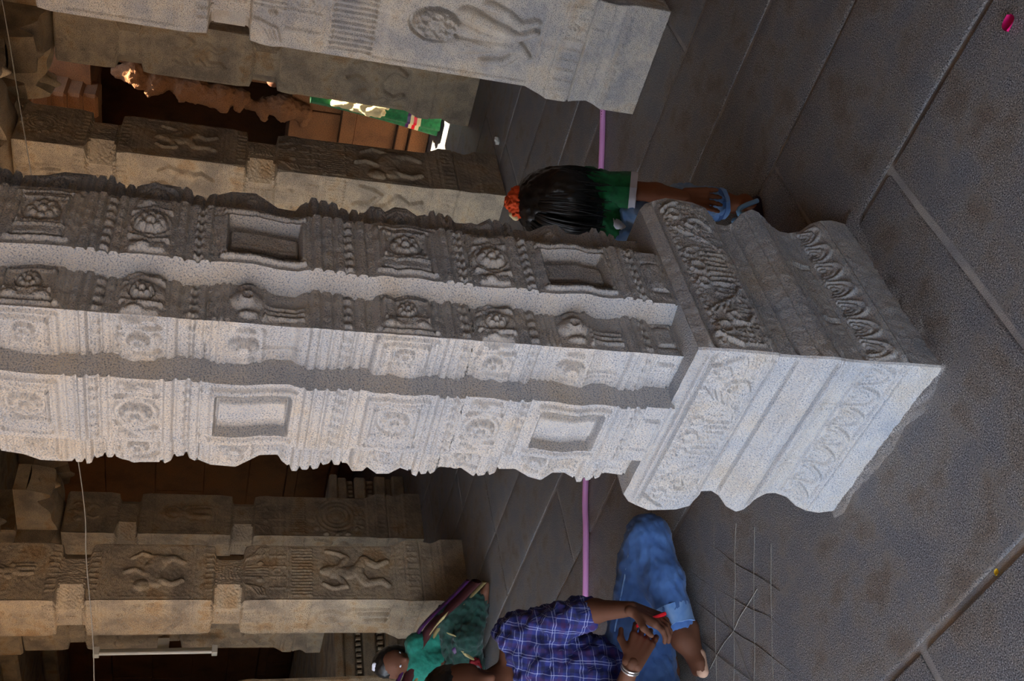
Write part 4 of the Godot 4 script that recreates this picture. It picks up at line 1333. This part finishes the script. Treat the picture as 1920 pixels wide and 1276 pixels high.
func girl() -> void:
	var root := person("person", "squatting girl with orange hair tie, green shirt and jeans, hand on her shin", Vector3(2.22, 0, -1.50))
	var hip := Vector3(2.13, 0.17, -1.74)
	var chest := Vector3(2.235, 0.46, -1.555)
	var shr := Vector3(2.262, 0.525, -1.44)
	var shl := Vector3(2.165, 0.50, -1.595)
	var hc := Vector3(2.205, 0.612, -1.482)
	var el := Vector3(2.205, 0.345, -1.392)
	var wr := Vector3(2.191, 0.257, -1.384)
	var kr := Vector3(2.226, 0.385, -1.485)
	var ar := Vector3(2.281, 0.07, -1.446)
	var kl := Vector3(2.175, 0.40, -1.545)
	var al := Vector3(2.20, 0.07, -1.56)
	var look := -RT * 0.75 - AW * 0.35 - Vector3(0, 0.8, 0)
	var up := Vector3(0, 0.7, 0) - RT * 0.5
	var bones := [[hip, 0.085, chest, 0.08], [shr, 0.036, shl, 0.036], [chest + Vector3(0, 0.05, 0), 0.05, hc, 0.035], [shr, 0.036, el, 0.026], [el, 0.026, wr, 0.018], [shl, 0.036, Vector3(2.11, 0.32, -1.58), 0.026], [Vector3(2.11, 0.32, -1.58), 0.026, Vector3(2.15, 0.16, -1.56), 0.018],
		[hip + RT * 0.06, 0.06, kr, 0.042], [kr, 0.042, ar, 0.026], [hip - RT * 0.05, 0.06, kl, 0.042], [kl, 0.042, al, 0.026]]
	foot_bones(bones, ar, Vector3(2.235, 0.024, -1.395), RT * 0.72 + AW * 0.69, 0.72)
	foot_bones(bones, al, Vector3(2.15, 0.024, -1.51), RT, 0.72)
	head_bones(bones, hc, look, up, 0.92)
	var b := Buf.new()
	body_mesh(b, local(bones, root.transform), 0.008, 0.018)
	var hb := []
	hand(hb, wr, Vector3(0.06, -0.9, -0.02), -AW + Vector3(0, 0.3, 0), -RT + Vector3(0, -0.2, 0), 0.78, 0.16)
	body_mesh(b, local(hb, root.transform), 0.0032, 0.005)
	commit(b, "body", M.skin_girl, root)
	var inv := root.transform.affine_inverse()
	face_parts(root, inv * hc, inv.basis * look, inv.basis * up, 0.92)
	# hair: full cap that falls over the face, and loose strands
	var hair := grown(root, [[hc + Vector3(0, 0.035, 0) + RT * 0.01, 0.094, hc - Vector3(0, 0.015, 0) - AW * 0.02, 0.092], [hc - AW * 0.03 + RT * 0.03, 0.075, hc - Vector3(0, 0.06, 0) - RT * 0.02, 0.07], [hc + RT * 0.04 + Vector3(0, 0.0, 0), 0.07, hc + RT * 0.055 - Vector3(0, 0.05, 0), 0.05], [hc + Vector3(0, 0.07, 0), 0.06, hc + Vector3(0, 0.105, 0), 0.03]], "hair", M.hair, 0.0065, 0.03, 0.006, 46.0, null, 0.25)
	b = Buf.new()
	for k in 90:
		var a := rng.randf_range(-1.9, 1.9)
		var d := (-AW * cos(a) + RT * sin(a))
		var p0 := hc + Vector3(0, 0.115, 0) + d * 0.02
		var l := rng.randf_range(0.75, 1.1)
		var pts := [inv * p0, inv * (hc + Vector3(0, 0.07, 0) + d * 0.088), inv * (hc + d * (0.108 + rng.randf() * 0.012) - Vector3(0, 0.01 * l, 0)), inv * (hc + d * (0.10 + rng.randf() * 0.02) - Vector3(0, 0.105 * l, 0) + RT * rng.randf_range(-0.01, 0.012))]
		tube(b, smooth_path(pts, 4), 0.0028, 0.0012, 5)
	commit(b, "strands", M.hair, hair)
	var tie := grown(root, [[hc + Vector3(0, 0.122, 0) - RT * 0.026, 0.020, hc + Vector3(0, 0.128, 0) + RT * 0.026, 0.020], [hc + Vector3(0, 0.134, 0) - AW * 0.012, 0.022, hc + Vector3(0, 0.138, 0) + AW * 0.012, 0.020]], "hair_tie", M.orange, 0.005, 0.012, 0.010, 90.0)
	grown(root, [[hc + Vector3(0, 0.126, 0) - RT * 0.042, 0.010, hc + Vector3(0, 0.138, 0) - RT * 0.034, 0.009]], "tie_edge", M.cream, 0.004, 0.006, 0.0, 30.0, tie)
	# shirt
	var sh := grown(root, [[hip + Vector3(0, 0.05, 0), 0.105, chest, 0.098], [chest, 0.09, shr, 0.052], [chest, 0.09, shl, 0.052], [shr, 0.052, shr.lerp(el, 0.40), 0.050], [shl, 0.05, Vector3(2.13, 0.40, -1.59), 0.048]], "shirt", M.green, 0.008, 0.025, 0.007, 30.0)
	band(root, shr.lerp(el, 0.30), shr.lerp(el, 0.62), 0.051, 0.053, "sleeve", M.green, sh)
	band(root, shr.lerp(el, 0.62), shr.lerp(el, 0.72), 0.053, 0.053, "sleeve_band", M.white, sh)
	grown(root, [[chest + Vector3(0, 0.05, 0) + RT * 0.04 - AW * 0.075, 0.018, chest + Vector3(0, -0.02, 0) + RT * 0.0 - AW * 0.092, 0.012], [chest + Vector3(0, -0.02, 0) + RT * 0.0 - AW * 0.092, 0.012, chest + Vector3(0, -0.08, 0) - RT * 0.02 - AW * 0.088, 0.008]], "collar", M.white, 0.005, 0.01, 0.003, 60.0, sh)
	# jeans
	var je := grown(root, [[hip, 0.10, hip + Vector3(0, 0.04, 0), 0.10], [hip + RT * 0.06, 0.075, kr, 0.058], [kr, 0.064, kr.lerp(ar, 0.55), 0.066], [kr.lerp(ar, 0.55), 0.066, kr.lerp(ar, 0.82), 0.054], [hip - RT * 0.05, 0.075, kl, 0.056], [kl, 0.055, kl.lerp(al, 0.86), 0.046]], "jeans", M.denim_pale, 0.0075, 0.02, 0.009, 26.0)
	for k in 3:
		band(root, kr.lerp(ar, 0.80 + 0.05 * k), kr.lerp(ar, 0.86 + 0.05 * k), 0.052 - 0.002 * k, 0.053 - 0.002 * k, "rolled_hem", M.denim_pale if k != 1 else M.denim, je)
	# her loose sandal
	var sa := thing("flip_flop", "light blue strapped sandal beside the squatting girl's bare foot", "sandal", Vector3(2.178, 0.0, -1.424))
	b = Buf.new()
	body_mesh(b, [[Vector3(-0.045, 0.007, -0.02), 0.02, Vector3(0.05, 0.007, 0.02), 0.026]], 0.005, 0.005)
	for i in b.v.size(): b.v[i].y = clampf(b.v[i].y, 0.001, 0.012)
	commit(b, "sole", M.ink, sa)
	for q: float in [-1.0, 1.0]:
		b = Buf.new()
		tube(b, smooth_path([Vector3(-0.03, 0.014, -0.012), Vector3(0.005, 0.080, 0.018 * q), Vector3(0.035, 0.016, 0.012 + 0.032 * q)], 6), 0.0085, 0.007, 8)
		commit(b, "strap", M.strap, sa)

func seated_woman() -> void:
	var root := person("person", "woman in teal blouse and dark sari sitting on the floor behind the man", Vector3(2.66, 0, -4.80))
	var hip := Vector3(2.58, 0.10, -4.84)
	var chest := Vector3(2.645, 0.31, -4.83)
	var hc := Vector3(2.655, 0.475, -4.85)
	var shr := chest + RT * 0.10 + Vector3(0, 0.06, 0)
	var shl := chest - RT * 0.10 + Vector3(0, 0.06, 0)
	var kn := Vector3(2.79, 0.20, -4.62)
	var ft := Vector3(2.835, 0.05, -4.50)
	var kl := Vector3(2.66, 0.12, -4.60)
	var look := RT * 0.4 - AW * 0.6 - Vector3(0, 0.2, 0)
	var el := shr + Vector3(0.03, -0.15, 0.04)
	var wr := Vector3(2.74, 0.15, -4.66)
	var bones := [[hip, 0.09, chest, 0.085], [shr, 0.04, shl, 0.04], [chest, 0.07, hc, 0.04], [shr, 0.04, el, 0.03], [el, 0.03, wr, 0.02], [shl, 0.04, shl + Vector3(-0.02, -0.15, 0.04), 0.03], [shl + Vector3(-0.02, -0.15, 0.04), 0.03, Vector3(2.62, 0.12, -4.68), 0.02], [hip, 0.08, kn, 0.05], [kn, 0.05, ft, 0.03], [hip, 0.08, kl, 0.05], [kl, 0.05, Vector3(2.8, 0.05, -4.55), 0.03]]
	foot_bones(bones, ft, ft + RT * 0.09 - Vector3(0, 0.025, 0), AW, 0.8)
	head_bones(bones, hc, look, Vector3.UP, 0.9)
	var b := Buf.new()
	body_mesh(b, local(bones, root.transform), 0.011, 0.02)
	var hb := []
	hand(hb, wr, Vector3(0.4, -0.7, 0.3), -AW, Vector3.UP, 0.85, 0.4)
	body_mesh(b, local(hb, root.transform), 0.004, 0.005)
	commit(b, "body", M.skin, root)
	var inv := root.transform.affine_inverse()
	face_parts(root, inv * hc, inv.basis * look, Vector3.UP, 0.9)
	grown(root, [[hc + Vector3(0, 0.045, 0) + AW * 0.005, 0.078, hc + AW * 0.04 - Vector3(0, 0.02, 0) + RT * 0.01, 0.078], [hc + RT * 0.05 + AW * 0.01, 0.045, hc + RT * 0.05 + Vector3(0, 0.03, 0), 0.045]], "hair", M.hair, 0.009, 0.02, 0.004, 50.0)
	grown(root, [[hc + Vector3(0, 0.115, 0) - AW * 0.02 - RT * 0.02, 0.012, hc + Vector3(0, 0.118, 0) - AW * 0.03 + RT * 0.01, 0.011]], "hair_flower", M.white, 0.005, 0.006, 0.004, 90.0)
	grown(root, [[chest - Vector3(0, 0.04, 0), 0.10, chest + Vector3(0, 0.02, 0), 0.098], [chest, 0.08, shr, 0.058], [chest, 0.08, shl, 0.058], [shr, 0.056, shr.lerp(el, 0.7), 0.05]], "blouse", M.teal, 0.011, 0.025, 0.006, 40.0)
	var sari := grown(root, [[hip, 0.125, hip + Vector3(0, 0.06, 0), 0.11], [hip, 0.11, kn, 0.075], [kn, 0.075, ft.lerp(kn, 0.12), 0.06], [hip, 0.11, kl, 0.075], [kl, 0.075, Vector3(2.78, 0.06, -4.55), 0.055]], "sari", M.dark_green, 0.011, 0.035, 0.014, 26.0)
	# border of the sari from the shoulder over the knees down to the feet
	var sweep := [shl + Vector3(0, 0.05, 0) - AW * 0.03, chest + RT * 0.13 + Vector3(0, 0.02, 0), kn + Vector3(0.0, 0.085, 0) - RT * 0.02, kn.lerp(ft, 0.6) + RT * 0.05 + Vector3(0, 0.05, 0), ft + RT * 0.10 + Vector3(0, 0.03, 0)]
	for q in [["maroon_fold", M.maroon, 0.052, 0.0], ["purple_border", M.purple, 0.022, 0.044], ["gold_border", M.gold, 0.024, -0.040]]:
		b = Buf.new()
		var path := smooth_path(sweep, 6)
		var P := PackedVector3Array()
		for p in path:
			for i in 9:
				var t := i / 8.0 * TAU
				P.append(inv * (p + Vector3(0, 1, 0) * (sin(t) * q[2] * 0.5 + q[3]) - AW * (cos(t) * q[2] + 0.01) + AW * q[3] * 0.4))
		b.patch(8, path.size() - 1, P)
		commit(b, q[0], q[1], sari)
	ribbon(root, [Vector3(2.70, 0.315, -4.60), Vector3(2.725, 0.285, -4.555), Vector3(2.75, 0.245, -4.52)], Vector3(-0.45, 0.35, -0.5).normalized(), 0.05, "gold_trim", M.gold, sari)
	ribbon(root, [Vector3(2.675, 0.225, -4.585), Vector3(2.652, 0.20, -4.565), Vector3(2.63, 0.165, -4.575)], Vector3(0.3, 0.7, 0.2).normalized(), 0.035, "gold_trim", M.gold, sari)
	ribbon(root, [Vector3(2.60, 0.165, -4.63), Vector3(2.575, 0.145, -4.615), Vector3(2.56, 0.10, -4.63)], Vector3(0.6, 0.5, 0.3).normalized(), 0.05, "gold_trim", M.gold, sari)
	ribbon(root, [Vector3(2.60, 0.20, -4.64), Vector3(2.64, 0.13, -4.58), Vector3(2.70, 0.06, -4.53)], Vector3(0.5, 0.4, 0.3).normalized(), 0.03, "purple_trim", M.purple, sari)
	grown(root, [[Vector3(2.545, 0.085, -4.66), 0.03, Vector3(2.50, 0.06, -4.70), 0.03]], "red_fold", M.crimson, 0.008, 0.01, 0.010, 50.0, sari)

func standing_woman() -> void:
	var at := Vector3(6.735, 0, -3.695)
	var root := person("person", "woman in green sari with red striped hem half hidden behind the dim pillar", at)
	var up := Vector3.UP
	var lean := RT * 0.06
	var bones := [[at + up * 0.55, 0.11, at + up * 0.9 + lean, 0.10], [at + up * 0.9 + lean, 0.10, at + up * 1.2 + lean * 2.0, 0.10], [at + up * 1.28 + lean * 2.0 - RT * 0.13, 0.045, at + up * 1.28 + lean * 2.0 + RT * 0.13, 0.045], [at + up * 1.2 + lean * 2.0, 0.07, at + up * 1.42 + lean * 2.0, 0.045], [at + up * 0.6 - RT * 0.06, 0.08, at + up * 0.06 - RT * 0.07, 0.04], [at + up * 0.6 + RT * 0.06, 0.08, at + up * 0.06 + RT * 0.07, 0.04],
		[at + up * 1.28 + lean * 2.0 - RT * 0.13, 0.042, at + up * 1.04 - RT * 0.02 - AW * 0.05, 0.034], [at + up * 1.04 - RT * 0.02 - AW * 0.05, 0.034, at + up * 0.9 + RT * 0.05 - AW * 0.15, 0.024], [at + up * 1.28 + lean * 2.0 + RT * 0.15, 0.042, at + up * 1.0 + RT * 0.24, 0.034], [at + up * 1.0 + RT * 0.24, 0.034, at + up * 0.8 + RT * 0.22 - AW * 0.08, 0.024]]
	foot_bones(bones, at + up * 0.07 - RT * 0.07, at + up * 0.025 - RT * 0.09 - AW * 0.12, RT, 0.85)
	foot_bones(bones, at + up * 0.07 + RT * 0.07, at + up * 0.025 + RT * 0.09 - AW * 0.12, RT, 0.85)
	var hc := at + up * 1.53 + lean * 2.2
	head_bones(bones, hc, -AW, up, 0.95)
	var b := Buf.new()
	body_mesh(b, local(bones, root.transform), 0.013, 0.03)
	var hb := []
	hand(hb, at + up * 0.9 + RT * 0.05 - AW * 0.15, Vector3(0.4, -0.5, 0.4), -AW, up, 0.85, 0.3)
	hand(hb, at + up * 0.8 + RT * 0.22 - AW * 0.08, Vector3(0.1, -0.8, 0.1), RT, -AW, 0.85, 0.3)
	body_mesh(b, local(hb, root.transform), 0.005, 0.006)
	commit(b, "body", M.skin, root)
	var inv := root.transform.affine_inverse()
	face_parts(root, inv * hc, Vector3(0, 0, 1), up, 0.95)
	grown(root, [[hc + up * 0.03 + AW * 0.02, 0.085, hc + AW * 0.05 - up * 0.05, 0.075]], "hair", M.hair, 0.012, 0.02)
	grown(root, [[at + up * 1.08 + lean * 1.6, 0.115, at + up * 1.22 + lean * 2.0, 0.11], [at + up * 1.28 + lean * 2.0 + RT * 0.14, 0.055, at + up * 1.1 + RT * 0.21, 0.05]], "blouse", M.purple, 0.013, 0.03)
	# pleated skirt in bands
	var bands := [[0.02, 0.17, M.green], [0.17, 0.20, M.cream], [0.20, 0.225, M.red], [0.225, 0.25, M.cream], [0.25, 0.275, M.purple], [0.275, 0.66, M.green], [0.66, 1.0, M.green]]
	for q in bands:
		b = Buf.new()
		var n := 72
		var m := int(maxf(2.0, (q[1] - q[0]) / 0.03))
		var P := PackedVector3Array()
		for j in m + 1:
			var y := lerpf(q[0], q[1], float(j) / m)
			var r := 0.125 + 0.10 * pow(1.0 - y, 1.3)
			for i in n + 1:
				var t := TAU * i / n
				var rr := r * (1.0 + 0.07 * sin(t * 11.0 + y * 2.0) * (1.0 - y * 0.7))
				P.append(Vector3(cos(t) * rr * 1.08, y, -sin(t) * rr * 0.85))
		b.patch(n, m, P)
		commit(b, "sari_band", q[2], root)
	grown(root, [[at + up * 0.82 - RT * 0.12 - AW * 0.07, 0.035, at + up * 0.5 - RT * 0.15 - AW * 0.09, 0.05], [at + up * 0.82 - RT * 0.07 - AW * 0.10, 0.035, at + up * 0.45 - RT * 0.09 - AW * 0.13, 0.05]], "cream_fold", M.cream, 0.010, 0.02, 0.02, 26.0, null, 0.3)
	grown(root, [[at + up * 1.3 + lean * 2.0 - RT * 0.08 - AW * 0.09, 0.05, at + up * 0.98 + RT * 0.08 - AW * 0.11, 0.07], [at + up * 1.3 + lean * 2.0 - RT * 0.08, 0.055, at + up * 0.7 - RT * 0.05 + AW * 0.14, 0.07]], "drape", M.green, 0.012, 0.03, 0.012, 20.0)

# ------------------------------------------------------------------ small things
func small_things() -> void:
	var b := Buf.new()
	var hose := thing("hose", "pink plastic hose lying straight across the stone floor behind the central pillar", "hose", Vector3(2.429, 0, -2.964))
	var o := hose.position
	var pts := [Vector3(1.70, 0.012, -3.56), Vector3(1.935, 0.012, -3.34), Vector3(2.036, 0.012, -3.246), Vector3(2.252, 0.012, -3.085), Vector3(2.429, 0.012, -2.960), Vector3(2.9, 0.012, -2.505), Vector3(3.374, 0.012, -2.062), Vector3(3.583, 0.012, -1.883), Vector3(3.95, 0.012, -1.59), Vector3(4.6, 0.012, -1.1)]
	for k in pts.size(): pts[k] -= o
	tube(b, smooth_path(pts, 10), 0.0125, 0.0125, 12)
	commit(b, "pipe", M.pink, hose)
	for k in 9:   # a line of dark print, too blurred to read
		b = Buf.new()
		var p := Vector3(3.583, 0.012, -1.883).lerp(Vector3(3.50, 0.012, -1.955), k / 9.0) - o
		var d := (Vector3(3.374, 0, -2.062) - Vector3(3.583, 0, -1.883)).normalized()
		var l := 0.0052 if k % 3 else 0.0035
		var nn := (Vector3(0, 0.7, 0) - AW * 0.7).normalized()
		tube(b, PackedVector3Array([p + nn * 0.0112 - d * l * 0.5, p + nn * 0.0112 + d * l * 0.5]), 0.0021, 0.0021, 6)
		commit(b, "print_mark", M.ink, hose)
	# sagging wire strung between the pillars
	b = Buf.new()
	tube(b, smooth_path([Vector3(5.86, 2.946, -1.36), Vector3(5.35, 2.83, -1.83), Vector3(4.749, 2.613, -2.401), Vector3(4.407, 2.501, -2.727), Vector3(4.146, 2.416, -2.976), Vector3(3.158, 2.098, -3.922), Vector3(2.868, 2.039, -4.216), Vector3(2.481, 1.964, -4.608), Vector3(1.9, 1.93, -5.2), Vector3(1.2, 2.3, -5.9), Vector3(0.4, 3.096, -6.6)], 8), 0.0026, 0.0026, 6)
	tag(commit(b, "wire", M.wire), "thin grey wire sagging across the hall in front of the back pillars", "wire")
	# tube lamp, switched off
	var lamp := thing("tube_lamp", "unlit white fluorescent tube lamp fixed upright beside a back pillar", "lamp", Vector3(3.84, 1.37, -6.765))
	b = Buf.new()
	bbox(b, Vector3(-0.022, 0.0, -0.012), Vector3(0.022, 0.84, 0.006), 0.003)
	commit(b, "batten", M.lamp_metal, lamp)
	b = Buf.new()
	tube(b, PackedVector3Array([Vector3(-0.028, 0.03, 0.028), Vector3(-0.028, 0.81, 0.028)]), 0.013, 0.013, 12)
	commit(b, "glass_tube", M.tube_glass, lamp)
	for y in [0.0, 0.80]:
		b = Buf.new()
		bbox(b, Vector3(-0.045, y, -0.006), Vector3(0.02, y + 0.04, 0.044), 0.004)
		commit(b, "end_cap", M.lamp_metal, lamp)
	b = Buf.new()
	bbox(b, Vector3(0.0, 0.34, -0.03), Vector3(0.113, 0.42, -0.012), 0.004)
	commit(b, "clip", M.lamp_metal, lamp)
	# petals and a scrap on the floor
	var petal := func(called: String, label: String, at: Vector3, mat: Material, s: float) -> void:
		var q := Buf.new()
		var P := PackedVector3Array()
		for j in 9:
			var t := j / 8.0
			var w := s * 0.62 * sin(PI * clampf(t * 0.92 + 0.06, 0.0, 1.0))
			for i in 7:
				var u := i / 3.0 - 1.0
				P.append(Vector3(u * w, 0.003 + s * (0.25 * u * u + 0.3 * t * t), -(t - 0.5) * s * 1.5))
		q.patch(6, 8, P)
		for k in P.size(): P[k].y -= 0.0012
		var R := PackedVector3Array()
		for j in 9:
			for i in 7: R.append(P[j * 7 + 6 - i])
		q.patch(6, 8, R)
		var m := commit(q, called, mat)
		m.position = at
		m.rotation.y = 0.9
		tag(m, label, "petal")
	petal.call("petal", "magenta petal lying on the floor in the top right corner of the picture", Vector3(1.699, 0.0, -0.565), M.magenta, 0.026)
	petal.call("petal", "tiny yellow petal in the joint between floor slabs in the foreground", Vector3(0.90, -0.002, -1.337), M.yellow, 0.009)
	b = Buf.new()
	body_mesh(b, [[Vector3(-0.012, 0.012, 0), 0.013, Vector3(0.012, 0.014, 0.008), 0.015]], 0.005, 0.01)
	wrinkle(b, 0, 0.007, 70.0, 2.0)
	var sc := commit(b, "crumpled_paper", M.paper)
	sc.position = Vector3(4.98, 0.0, -2.93)
	tag(sc, "small crumpled white paper on the floor beside the brown pillar", "paper")

func _ready() -> void:
	rng.seed = 7
	noise.seed = 5
	noise.frequency = 1.0
	noise.fractal_octaves = 2
	# camera: held sideways, so that the picture's right is down
	var cam := Camera3D.new()
	cam.name = "camera"
	var right := Vector3(0.6868, 0.0729, 0.7232)
	var fwd := Vector3(0.7093, -0.2842, -0.6451).normalized()
	right = (right - fwd * right.dot(fwd)).normalized()
	var down := fwd.cross(right).normalized()
	cam.transform = Transform3D(Basis(down, right, -fwd), Vector3(0, CAM_H, 0))
	cam.fov = 38.52
	cam.near = 0.05
	cam.far = 300.0
	add_child(cam)
	cam.current = true
	# sky and sun
	var we := WorldEnvironment.new()
	we.name = "environment"
	var env := Environment.new()
	env.background_mode = Environment.BG_SKY
	var sky := Sky.new()
	var sm := ProceduralSkyMaterial.new()
	sm.sky_top_color = Color(0.62, 0.73, 0.88)
	sm.sky_horizon_color = Color(0.86, 0.885, 0.91)
	sm.sky_curve = 0.3
	sm.ground_bottom_color = Color(0.5, 0.45, 0.38)
	sm.ground_horizon_color = Color(0.8, 0.78, 0.74)
	sm.sun_angle_max = 1.0
	sky.sky_material = sm
	env.sky = sky
	env.background_energy_multiplier = 3.8
	env.tonemap_mode = Environment.TONE_MAPPER_LINEAR
	env.tonemap_exposure = 2.55
	env.sdfgi_enabled = true; env.ssao_enabled = true; env.ssil_enabled = true
	we.environment = env
	add_child(we)
	var sun := DirectionalLight3D.new()
	sun.name = "sun"
	sun.light_color = Color(1.0, 0.93, 0.82)
	sun.light_energy = 8.0
	sun.light_angular_distance = 0.6
	sun.shadow_enabled = true
	var to_sun := Vector3(0.06, 0.93, 0.20).normalized()
	sun.look_at_from_position(Vector3.ZERO, -to_sun, Vector3.RIGHT)
	add_child(sun)
	make_materials()
	build_floor()
	build_room()
	build_pillars()
	man()
	girl()
	seated_woman()
	standing_woman()
	small_things()
	print("built ", Time.get_ticks_msec())
